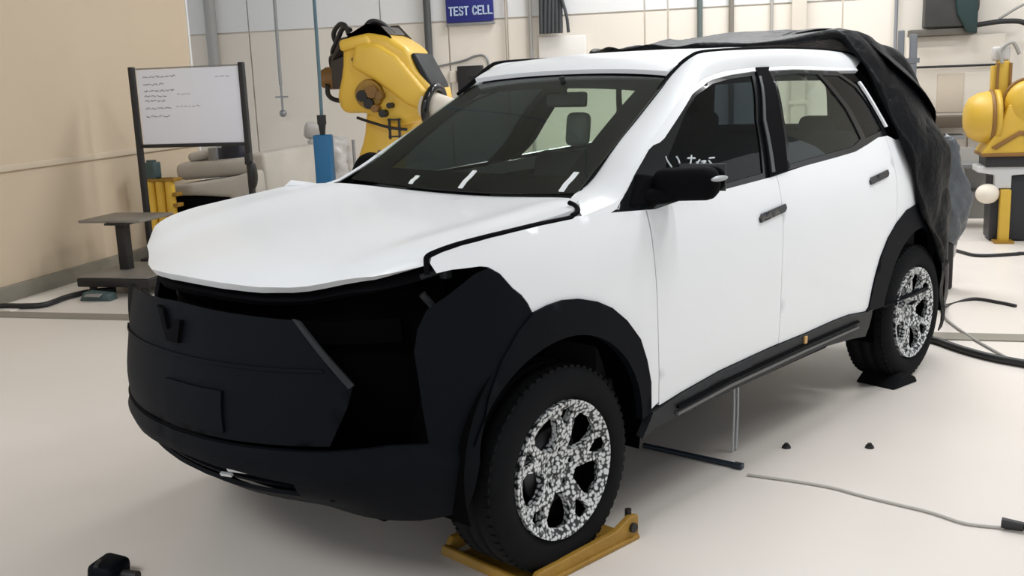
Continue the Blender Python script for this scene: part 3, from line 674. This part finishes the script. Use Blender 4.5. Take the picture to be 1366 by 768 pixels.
solo('wheel_chock', B().prism([(-.10, 0), (.12, 0), (.05, .05), (-.02, .06), (-.08, .03)], -.11, .11, .008), RUBBER, 'black rubber chock under the rear wheel of the white car', 'chock', (-2.61, .82, 0), radians(-8))
solo('floor_rod', B().cyl((0, 0, .012), (0, .46, .012), .012, n=8).box((0, .45, .012), (.03, .04, .024), bev=.004), mat('dark_blue_rod', (.02, .03, .045), .4), 'thin dark rod lying on the floor behind the front wheel', 'rod', (-1.07, .41, 0), radians(4.9))
for (x, y), lb in (((-1.44, .893), 'small black floor bolt nearer to the dark rod'), ((-1.649, 1.169), 'small black floor bolt farther right from the dark rod')):
    solo('floor_bolt', B().cyl((0, 0, 0), (0, 0, .012), .02, .016, 10).cyl((0, 0, .012), (0, 0, .02), .01, n=6), DSTEEL, lb, 'bolt', (x, y, 0), 0, 'bolts in the floor')
def cable(name, pts, r, m, label, z=None, cat='cable'):
    return solo(name, B().tube([(p[0], p[1], (p[2] if len(p) > 2 else r)) for p in pts], r, 8, 8), m, label, cat)
cable('floor_cable', [(-3.50, .45), (-3.464, .713), (-3.40, .83), (-3.332, .953), (-3.27, 1.12), (-3.249, 1.278), (-3.2, 1.6)], .022, CORD, 'thick black cable on the floor behind the rear wheel')
cable('floor_cable', [(-4.3, .42), (-4.006, .589), (-3.66, .87), (-3.349, 1.165)], .008, GCORD, 'thin grey cable joining the thick black one behind the car')
cable('floor_cable', [(-7.0, -.9), (-6.426, -.243), (-6.337, -.04), (-6.55, .16), (-6.602, .2), (-6.8, .6)], .014, CORD, 'black cable along the floor in front of the right robot')
cable('floor_cable', [(-3.12, .90, .55), (-3.6, .72, .28), (-4.4, .42, .015), (-4.70, .48, .01), (-4.69, .646, .01), (-4.64, .78, .01)], .012, CORD, 'black cord trailing from the tarpaulin to the floor')
cable('trailing_wire', [(-1.06, .93), (-1.08, 1.0), (-1.119, 1.139), (-1.14, 1.26), (-1.136, 1.378), (-1.139, 1.5), (-1.143, 1.631), (-1.125, 1.74), (-1.132, 1.793), (-1.17, 1.88)], .006, CRACK, 'long pale grey wire on the floor at lower right')
solo('cord_plug', B().cyl((0, 0, .02), (.0, .07, .02), .02, .016, 12).box((0, .085, .02), (.025, .03, .02), bev=.004), CORD, 'black plug at the end of the pale floor wire', 'plug', (-1.175, 1.87, 0), radians(10))
lc = [W(-5.0+.0, 2.7)]
cable('floor_cable', [tuple(W(u, v))[:2] for u, v in ((-4.53, 2.9), (-4.409, 3.046), (-4.2, 3.07), (-4.066, 3.13), (-4.08, 3.4), (-4.02, 3.62), (-3.85, 3.72))], .022, CORD, 'black cable on the floor leading to the pedestal table')
solo('floor_sheet', B().prism([(-.21, -.45), (.02, -.55), (.14, .28), (-.13, .38)], 0, .006, axis='z'), mat('white_sheet', (.80, .77, .70), .5), 'white flat sheet on the floor along the tan wall', 'sheet', W(-4.27, 3.52), RA)
# black rounded thing at the bottom edge
cl = thing('floor_clamp', 'black clamp-like tool on the floor at the bottom left corner', 'tool', (1.035, -.262, 0), radians(118))
part('body', B().box((0, 0, .036), (.10, .12, .072), (0, .14, 0), .022), BLACKP, cl); part('knob', B().cyl((.045, 0, .022), (.11, 0, .022), .019, n=14), DSTEEL, cl)
part('rib', B().box((-.015, -.03, .070), (.018, .05, .012), (0, .1, .3), .004), GREYP, cl)
# ------------------------------------------------------------------ pedestal table at the left
t = thing('pedestal_table', 'dark steel pedestal table standing by the tan wall', 'table', W(-3.85, 3.9))
part('tabletop', B().box((-.07, .17, .565), (.58, .50, .022), bev=.004), TOPST, t); part('column', B().box((.0, 0, .33), (.085, .085, .45), bev=.006).box((0, 0, .545), (.2, .2, .016)), DSTEEL, t)
part('base_block', B().box((.12, -.02, .115), (.66, .72, .07), bev=.01), DSTEEL, t)
part('top_plate', B().box((.12, -.02, .156), (.64, .70, .01), bev=.003), TOPST, t)
for x in (-.12, .36):
    for y in (-.30, .26): part('foot', B().cyl((x, y, 0), (x, y, .08), .03, n=12), DSTEEL, t)
fp = thing('foot_pedal', 'teal-grey foot pedal under the front of the pedestal table', 'pedal', W(-3.80, 3.42))
part('housing', B().prism([(-.14, 0), (.14, 0), (.12, .055), (-.10, .07)], -.05, .06, .01), TEAL, fp); part('pedal_plate', B().box((0, -.06, .05), (.14, .05, .012), (.25, 0, 0), .004), STEEL, fp)
# ------------------------------------------------------------------ whiteboard
wb_ = thing('whiteboard_stand', 'white writing board on a black metal stand behind the bonnet', 'whiteboard', W(-3.55, 4.6))
part('board', B().box((.02, 0, 1.46), (1.0, .02, .64), bev=.004), BOARD, wb_)
part('post', B().box((-.53, 0, .93), (.045, .05, 1.76), bev=.006), CORD, wb_); part('post', B().box((.53, 0, .93), (.045, .05, 1.76), bev=.006), CORD, wb_)
part('rail', B().box((0, 0, 1.125), (1.06, .04, .03), bev=.004), CORD, wb_); part('top_rail', B().box((0, .01, 1.79), (1.02, .02, .012)), STEEL, wb_)
for x in (-.53, .53): part('foot_bar', B().box((x, 0, .03), (.05, .55, .05), bev=.008), CORD, wb_)
ink = B(); rs = np.random.RandomState(2)
for i, (z, x1) in enumerate(((1.72, -.10), (1.655, -.22), (1.60, -.16), (1.555, -.20), (1.515, -.22), (1.45, -.20), (1.38, -.24))):
    x = -.42
    while x < x1:
        w = rs.uniform(.03, .07); ink.tube([(x+w*k/5, -.0115, z+rs.uniform(-.008, .008)) for k in range(6)], .0035, 4, 2); x += w+.012
for i, (z, x0, x1) in enumerate(((1.565, -.1, .02), (1.46, -.12, .08), (1.70, .28, .42))):
    x = x0
    while x < x1: w = rs.uniform(.02, .04); ink.tube([(x+w*k/4, -.0115, z+rs.uniform(-.005, .005)) for k in range(5)], .0022, 4, 2); x += w+.014
hwo = part('handwriting', ink, INK, wb_, None, 'faint grey handwriting lines'); hwo['kind'] = 'stuff'
part('clip', B().box((.53, -.03, 1.0), (.05, .03, .10), bev=.006).ell((.56, -.02, .86), (.04, .05, .12)), CORD, wb_)
# yellow guard with grey motor head
yg = thing('yellow_machine_column', 'yellow ribbed machine column seen under the whiteboard', 'machine', W(-4.21, 5.05))
for i, x in enumerate((-.10, 0, .10)): part('tube', B().cyl((x, 0, .05), (x, 0, .80), .045, n=14), YEL, yg)
part('base', B().box((0, 0, .03), (.40, .3, .06), bev=.008), DSTEEL, yg)
part('collar', B().box((.02, .02, .785), (.32, .14, .03), bev=.004), YEL2, yg)
part('motor_head', B().box((-.07, 0, .875), (.12, .12, .15), bev=.012).cyl((-.07, 0, .95), (-.07, 0, .97), .045, n=14), TEAL, yg, None, 'dark grey motor head')
for k in range(5): part('bracket', B().box((.17, 0, .25+.1*k), (.05, .10, .035), bev=.004), YEL2, yg)
# covered vehicle section behind the board
vb = thing('vehicle_section', 'grey-white vehicle front section standing under the whiteboard', 'vehicle', W(-3.78, 5.3))
part('upper_shell', B().box((-.10, .45, .84), (.86, .6, .17), (0, -.06, 0), .07), GREYW, vb); part('cover_cloth', B().box((-.28, .40, .97), (.34, .3, .09), (0, -.15, .2), .04), GREYW, vb)
part('bumper', B().prism([(-.52, .60), (-.50, .70), (-.2, .73), (.20, .78), (.40, .84), (.42, .42), (.32, .38), (.14, .58), (-.2, .60)], 0, .5, .05), GREYW, vb)
part('side_shell', B().prism([(.12, .74), (.24, .98), (.42, .98), (.44, .34), (.34, .32), (.2, .5)], .2, 1.4, .04), GREYW, vb)
part('grille', B().box((-.16, .14, .44), (.74, .2, .30), bev=.03), BLACKM, vb); part('pump', B().box((.06, .30, .97), (.20, .16, .26), bev=.02), mat('navy_box', (.01, .014, .03), .4), vb)
part('bracket', B().box((-.12, .25, .96), (.10, .1, .16), bev=.01), STEEL, vb)
part('wheel', B().lathe([(.0, -.06), (.07, -.07), (.10, -.05), (.17, -.06), (.19, -.04), (.19, .06), (.17, .08), (.0, .08)], (.47, .05, .42), 'x', 24), RUBBER, vb)
part('axle_stand', B().box((-.2, .2, .15), (.3, .2, .30), bev=.02), DSTEEL, vb); part('axle_stand', B().box((.2, .2, .15), (.2, .2, .3), bev=.02), DSTEEL, vb)
# film wrapped bundle
pb = thing('wrapped_bundle', 'grey plastic-wrapped bundle on a trolley right of the whiteboard', 'bundle', W(-3.50, 7.3))
rs = np.random.RandomState(9); G = []
for i in range(26):
    t = i/25; z = .36+.66*t; row = []
    for j in range(41):
        a = 2*pi*j/40; r = (abs(cos(a))**4+abs(sin(a))**4)**-.25
        k = (1-.18*t)*(1 if t < .92 else math.sqrt(max(0, 1-((t-.92)/.081)**2))); w = 1+.05*math.sin(5*a+9*t)+.04*math.sin(11*a-14*t)+.03*math.sin(3*a+31*t)
        row.append((.24*r*cos(a)*k*w, .20*r*sin(a)*k*w, z+.015*math.sin(4*a+6*t)))
    G.append(row)
part('film', B().grid(G, False, 0), WRAP, pb); part('film_top', B().box((-.17, 0, 1.09), (.22, .22, .18), (.1, .2, .4), .05), WRAP, pb)
part('tray', B().box((.02, 0, .33), (.62, .45, .04), bev=.006), STEEL, pb); part('bar', B().cyl((.29, 0, .34), (.29, 0, .98), .018, n=10), STEEL, pb)
for x in (-.25, .28): part('leg', B().cyl((x, 0, 0), (x, 0, .32), .02, n=10), STEEL, pb)
# ------------------------------------------------------------------ yellow robot arm at left
RO = thing('robot_arm', 'large yellow industrial robot arm behind the windscreen of the white car', 'robot', W(-1.75, 4.45))
def rx(P): return [(a+1.75, b) for a, b in P]
upper = [(-1.92, 1.952), (-1.697, 1.99), (-1.545, 1.957), (-1.369, 1.842), (-1.335, 1.70), (-1.20, 1.56), (-1.167, 1.439), (-1.27, 1.31), (-1.436, 1.262), (-1.60, 1.255), (-1.74, 1.365), (-1.97, 1.365), (-2.006, 1.495), (-1.945, 1.70)]
part('upper_arm', B().prism(rx(upper), -.25, .25, .07), YEL, RO)
part('upper_arm_rib', B().prism(rx([(-1.80, 1.90), (-1.62, 1.90), (-1.46, 1.80), (-1.22, 1.50), (-1.28, 1.38), (-1.40, 1.42), (-1.66, 1.62), (-1.84, 1.72)]), -.30, -.22, .045), YEL, RO)
part('rear_cover', B().prism(rx([(-1.94, 1.93), (-1.70, 1.97), (-1.66, 1.88), (-1.93, 1.84)]), -.28, .1, .03), YEL, RO)
lowp = [(-1.80, 1.40), (-1.38, 1.30), (-1.47, 1.13), (-1.60, .95), (-1.62, .45), (-1.98, .45), (-1.93, .95), (-1.84, 1.168)]
part('lower_arm', B().prism(rx(lowp), -.14, .20, .05), YEL, RO)
part('base', B().cyl((-.02, 0, .0), (-.02, 0, .12), .42, n=32).cyl((-.02, 0, .12), (-.02, 0, .46), .30, .24, 32), YEL, RO)
part('base_plate', B().box((-.02, 0, .015), (1.0, 1.0, .03), bev=.006), DSTEEL, RO)
# joint with dark bolts
jb = B().cyl((.04, -.29, 1.51), (.04, -.20, 1.51), .11, .13, 28)
part('joint_cover', jb, YEL2, RO)
for k, (x, z, r) in enumerate(((.0, 1.50, .045), (.08, 1.53, .05), (.05, 1.44, .04), (.14, 1.50, .032), (.16, 1.36, .03), (.10, 1.40, .03), (.22, 1.42, .022))):
    part('cap', B().cyl((x, -.325, z), (x, -.24, z), r, n=14), BROWN if k % 2 else DSTEEL, RO)
for k in range(7):
    a = radians(150-22*k); part('bolt', B().cyl((.10+.20*cos(a), -.275, 1.72+.12*sin(a)), (.10+.20*cos(a), -.23, 1.72+.12*sin(a)), .016, n=8), BROWN, RO)
part('boot', B().prism(rx([(-1.375, 1.80), (-1.335, 1.815), (-1.21, 1.58), (-1.195, 1.52), (-1.25, 1.515)]), -.22, .2, .02), GREYP, RO)
wr = Vector((.555, -.22, 1.40)); dirw = Vector((.80, -.15, -.25)).normalized()
part('wrist_ring', B().tube([wr + (Vector((.18, .12, .8)).normalized()*cos(a)*.15 + dirw.cross(Vector((.18, .12, .8)).normalized())*sin(a)*.15) for a in np.linspace(0, 2*pi, 17)[:-1]] + [wr + Vector((.18, .12, .8)).normalized()*.15], .032, 8, 3), GLOSSB, RO)
part('wrist', B().cyl(wr-dirw*.08, wr+dirw*.22, .11, .10, 24), CREAM, RO, None, 'cream wrist cylinder')
part('motor', B().cyl((-.42, -.02, 1.645), (-.26, -.02, 1.645), .09, n=20).cyl((-.45, -.02, 1.645), (-.42, -.02, 1.645), .075, n=20), BROWN, RO, None, 'brown cylindrical motor')
part('motor_mount', B().prism(rx([(-2.0, 1.56), (-1.94, 1.56), (-1.86, 1.96), (-1.72, 2.03), (-1.62, 2.03), (-1.55, 1.955), (-1.70, 1.985), (-1.95, 1.95), (-2.04, 1.78), (-2.04, 1.56)]), -.22, .22, .015), mat('dark_brown_mount', (.035, .024, .016), .5), RO)
cb = B()
for pts in ([(-1.917, 1.98), (-1.96, 2.05), (-2.03, 2.06), (-2.10, 1.99), (-2.08, 1.90), (-2.0, 1.92)], [(-1.90, 2.01), (-1.98, 2.03), (-2.06, 1.93), (-2.12, 1.85), (-2.12, 1.76)], [(-1.97, 1.90), (-2.05, 1.83), (-2.12, 1.80), (-2.13, 1.70)], [(-2.13, 1.60), (-2.149, 1.52), (-2.117, 1.475), (-2.03, 1.46), (-1.98, 1.47)], [(-1.80, 2.0), (-1.74, 2.07), (-1.66, 2.05), (-1.58, 1.97)]):
    cb.tube([(a+1.75, -.10+.04*i, z) for i, (a, z) in enumerate(pts)], .020, 8, 5)
part('cable_bundle', cb, CORD, RO)
part('hose_bracket', B().box((.20, -.28, 1.24), (.012, .03, .16)).box((.28, -.28, 1.24), (.012, .03, .16)).box((.24, -.28, 1.31), (.10, .03, .012)).box((.24, -.28, 1.24), (.10, .03, .012)).box((.24, -.28, 1.18), (.10, .03, .012)), CORD, RO)
part('hose', B().tube([(-.10, -.20, 1.33), (.05, -.26, 1.29), (.20, -.28, 1.25), (.34, -.27, 1.23)], .012, 8), CORD, RO)
# blue pendant on its cable
pd = thing('blue_pendant', 'blue box hanging on a cable beside the yellow robot arm', 'pendant', W(-2.02, 3.95))
part('box', B().box((0, 0, 1.03), (.135, .09, .38), bev=.012), BLUE, pd); part('cable', B().tube([(.0, 0, 1.24), (.005, 0, 1.5), (.012, 0, 2.2), (.02, .02, 5.8)], .014, 8), mat('blue_grey_cable', (.09, .16, .20), .5), pd)
part('hook', B().cyl((0, 0, 1.22), (0, 0, 1.30), .02, .03, 12).cyl((0, 0, 1.30), (0, 0, 1.37), .035, n=12), CORD, pd)
part('tray', B().box((.02, 0, .825), (.20, .12, .02), bev=.004), STEEL, pd)
hc = thing('hanging_hook', 'thin grey cable with a small hook hanging in front of the back wall', 'hook', W(-4.59, 8.40))
part('cable', B().tube([(0, 0, 1.6), (.01, 0, 3), (.03, 0, 5.8)], .022, 8), mat('grey_wire', (.30, .31, .31), .5), hc)
part('hook', B().cyl((0, 0, 1.22), (0, 0, 1.60), .014, n=8).ell((0, 0, 1.26), (.045, .045, .045)).box((0, 0, 1.46), (.16, .03, .02)), STEEL, hc)
# sign
sg = thing('hanging_sign', 'blue TEST CELL sign with pale letters on the back wall', 'sign', W(-2.165, 8.53))
part('panel', B().box((0, 0, 2.47), (.575, .03, .46), bev=.004), SIGNB, sg); part('frame', B().box((0, .004, 2.218), (.59, .04, .03), bev=.004), STEEL, sg)
F5 = {'T': [[(0, 1), (1, 1)], [(.5, 1), (.5, 0)]], 'E': [[(1, 1), (0, 1), (0, 0), (1, 0)], [(0, .5), (.8, .5)]], 'S': [[(1, .85), (.8, 1), (.2, 1), (0, .8), (.2, .55), (.8, .45), (1, .2), (.8, 0), (.2, 0), (0, .15)]], 'C': [[(1, .8), (.7, 1), (.3, 1), (0, .7), (0, .3), (.3, 0), (.7, 0), (1, .2)]], 'L': [[(0, 1), (0, 0), (1, 0)]]}
lt = B(); x = -.245
def bar(b, p, q, w):
    a = math.atan2(q[1]-p[1], q[0]-p[0]); l = math.hypot(q[0]-p[0], q[1]-p[1]); b.box(((p[0]+q[0])/2, -.018, (p[1]+q[1])/2), (l+w, .008, w), (0, -a, 0))
for chh in 'TEST CELL':
    if chh != ' ':
        lt = B()
        for st in F5[chh]:
            for p, q in zip(st[:-1], st[1:]): bar(lt, (x+p[0]*.040, 2.325+p[1]*.088), (x+q[0]*.040, 2.325+q[1]*.088), .016)
    if chh != ' ': part('letter', lt, SIGNL, sg, None)
    x += .0625 if chh != ' ' else .04
# black junction box and conduit
jbx = thing('junction_box', 'black wall box with a thin bent conduit right of the yellow robot', 'box', W(-2.19, 8.53))
part('box', B().box((0, 0, 1.585), (.30, .10, .31), bev=.01), CORD, jbx); part('label_plate', B().box((.05, -.052, 1.60), (.12, .006, .05)), GREYP, jbx)
part('conduit', B().tube([(-.50, .03, 1.73), (-.1, .03, 1.80), (.06, .03, 1.85), (.18, .03, 1.84), (.22, .03, 1.72), (.22, .03, 1.4)], .012, 8), STEEL, jbx)
part('switch', B().box((-.22, .02, 1.62), (.10, .06, .14), bev=.02), CREAM, jbx)
# dark hanging cable bunch
hb = B()
for k in range(6): hb.tube([(-.12+.045*k, 0, 5.8), (-.12+.045*k+.01*math.sin(k), .01*k, 3.0), (-.13+.045*k, 0, 2.06)], .026, 8)
hb.tube([(.1, 0, 2.5), (.17, -.02, 2.25), (.19, -.02, 2.06)], .018, 8)
solo('cable_bunch', hb, mat('dark_cable_sheath', (.045, .048, .052), .5), 'bunch of dark cables hanging high on the back wall right of the sign', 'cables', W(-1.16, 8.42), RA)
solo('cable_tray_panel', B().box((0, 0, 1.86), (.55, .05, .34), bev=.006), mat('white_panel', (.82, .80, .76), .5), 'white panel below the hanging dark cables on the back wall', 'panel', W(-1.07, 8.52), RA)
# ------------------------------------------------------------------ right side machinery
mp = thing('wall_panel', 'large beige panel on the back wall behind the right robot', 'panel', W(3.12, 8.45))
part('board', B().box((0, 0, 1.42), (.96, .08, .84), bev=.01), BEIGE, mp); part('ledge', B().box((.0, -.10, .96), (1.1, .3, .12), bev=.01), mat('brown_ledge', (.10, .075, .05), .5), mp)
part('rail', B().cyl((-.5, -.08, 1.525), (.55, -.08, 1.525), .012, n=8), CORD, mp); part('hatch', B().box((-.03, -.045, 1.25), (.26, .012, .40), bev=.004), mat('tan_hatch', (.56, .48, .38), .5), mp)
part('leg', B().box((-.42, 0, .45), (.08, .08, .9)), STEEL, mp); part('leg', B().box((.42, 0, .45), (.08, .08, .9)), STEEL, mp)
part('shelf', B().box((-.15, -.1, .80), (.5, .3, .04)), STEEL, mp)
gm = thing('green_machine', 'dark green machine above the beige panel at upper right', 'machine', W(3.02, 8.42))
part('body', B().prism([(-.22, 1.92), (.25, 1.92), (.30, 2.1), (.30, 2.7), (-.22, 2.7)], -.15, .12, .02), mat('grey_black_casing', (.05, .048, .045), .5, noise=.5, nscale=6), gm); part('cover', B().prism([(.02, 2.5), (.28, 2.4), (.28, 1.84), (.18, 1.86), (.08, 2.05)], -.2, -.12, .02), DGREEN, gm)
part('bracket', B().box((-.05, 0, 1.875), (.62, .24, .07), bev=.008), mat('olive_bracket', (.12, .11, .09), .5), gm)
part('pipe', B().tube([(.28, -.08, 1.93), (.55, -.08, 1.955), (.75, -.08, 1.92), (.80, -.08, 1.75), (.82, -.08, 1.4)], .026, 8), CORD, gm)
part('hose', B().tube([(.50, -.05, 1.98), (.70, -.05, 2.10), (.95, -.05, 2.2)], .014, 8), GCORD, gm)
solo('grey_stanchion', B().box((-.06, 0, .95), (.06, .08, 1.9), bev=.01).box((.06, .02, .93), (.07, .08, 1.86), bev=.01).box((0, 0, 1.6), (.24, .05, .05)), mat('slate_steel', (.13, .14, .155), .45), 'slate grey double upright behind the tarpaulin at upper right', 'post', W(2.60, 7.9), RA)
R2 = thing('small_robot', 'yellow robot with a round drum at the right edge of the picture', 'robot', W(3.25, 6.45))
part('drum', B().lathe([(0, -.17), (.10, -.165), (.17, -.13), (.21, -.06), (.225, .02), (.225, .07)], (-.135, 0, 1.09), 'x', 32).lathe([(.225, .07), (.24, .075), (.24, .11), (.0, .11)], (-.135, 0, 1.09), 'x', 32), YELSH, R2)
part('drum_band', B().lathe([(.226, .03), (.236, .035), (.236, .06), (.226, .065)], (-.135, 0, 1.09), 'x', 32), BROWN, R2)
part('column', B().box((.0, .05, 1.39), (.10, .12, .36), bev=.015).box((-.07, .05, 1.36), (.04, .10, .34), bev=.006), YELSH, R2); part('column_side', B().box((-.048, -.02, 1.38), (.02, .02, .34)).box((.055, -.02, 1.38), (.02, .02, .34)), BROWN, R2)
part('body', B().prism([(-.16, .80), (-.03, 1.02), (.03, 1.20), (.18, 1.20), (.34, 1.12), (.36, .79), (-.17, .78)], -.18, .22, .03), YELSH, R2)
part('arm_drum', B().lathe([(0, -.10), (.14, -.09), (.19, -.04), (.20, .05), (.20, .2)], (.20, -.10, 1.21), 'y', 28), YELSH, R2)
part('arm_drum_ring', B().tube([(.20+.205*cos(a), -.08, 1.21+.205*sin(a)) for a in np.linspace(0, 2*pi, 17)], .016, 6, 3), BROWN, R2)
part('rib', B().prism([(-.10, .84), (.12, .98), (.22, .97), (.22, .93), (.12, .94), (-.06, .82)], -.20, -.17, .006), BROWN, R2)
part('skirt', B().box((.1, .02, .775), (.54, .42, .03), bev=.006), BROWN, R2)
part('turntable', B().box((.10, .03, .715), (.46, .36, .10), bev=.01), CORD, R2)
part('stand_top', B().prism([(-.19, .675), (.24, .669), (.24, .60), (.09, .59), (.09, .475), (-.045, .477), (-.045, .595), (-.19, .62)], -.12, .16, .01), mat('grey_white_cast', (.55, .56, .56), .5), R2)
part('counterweight', B().ell((-.095, -.10, .43), (.10, .09, .088)), CREAM, R2, None, 'cream round ball under the robot')
part('post', B().box((.045, -.12, .235), (.085, .085, .47), bev=.008), YELSH, R2); part('post_foot', B().box((.045, -.12, .01), (.16, .16, .02)), YEL2, R2)
part('cabinet', B().box((.20, .10, .30), (.52, .30, .58), bev=.02), mat('navy_black_cabinet', (.012, .014, .018), .45), R2)
part('hose', B().tube([(-.02, -.05, 1.55), (-.04, -.03, 1.66), (.06, 0, 1.72), (.12, 0, 1.62)], .016, 8), GCORD, R2)
part('hose_block', B().box((-.02, .05, 1.63), (.14, .10, .12), bev=.02), mat('grey_block', (.5, .48, .46), .5), R2)
rk = thing('grey_rack', 'grey low rack standing behind the right robot and the car', 'rack', W(2.95, 7.3))
part('shelf', B().box((0, 0, .34), (.9, .4, .03)), STEEL, rk); part('shelf', B().box((0, 0, .60), (.9, .4, .03)), STEEL, rk); part('back_panel', B().box((0, .2, .40), (.9, .02, .7)), mat('rack_grey', (.42, .40, .37), .5), rk)
for x in (-.44, .44): part('leg', B().box((x, -.18, .38), (.04, .04, .76)), STEEL, rk)
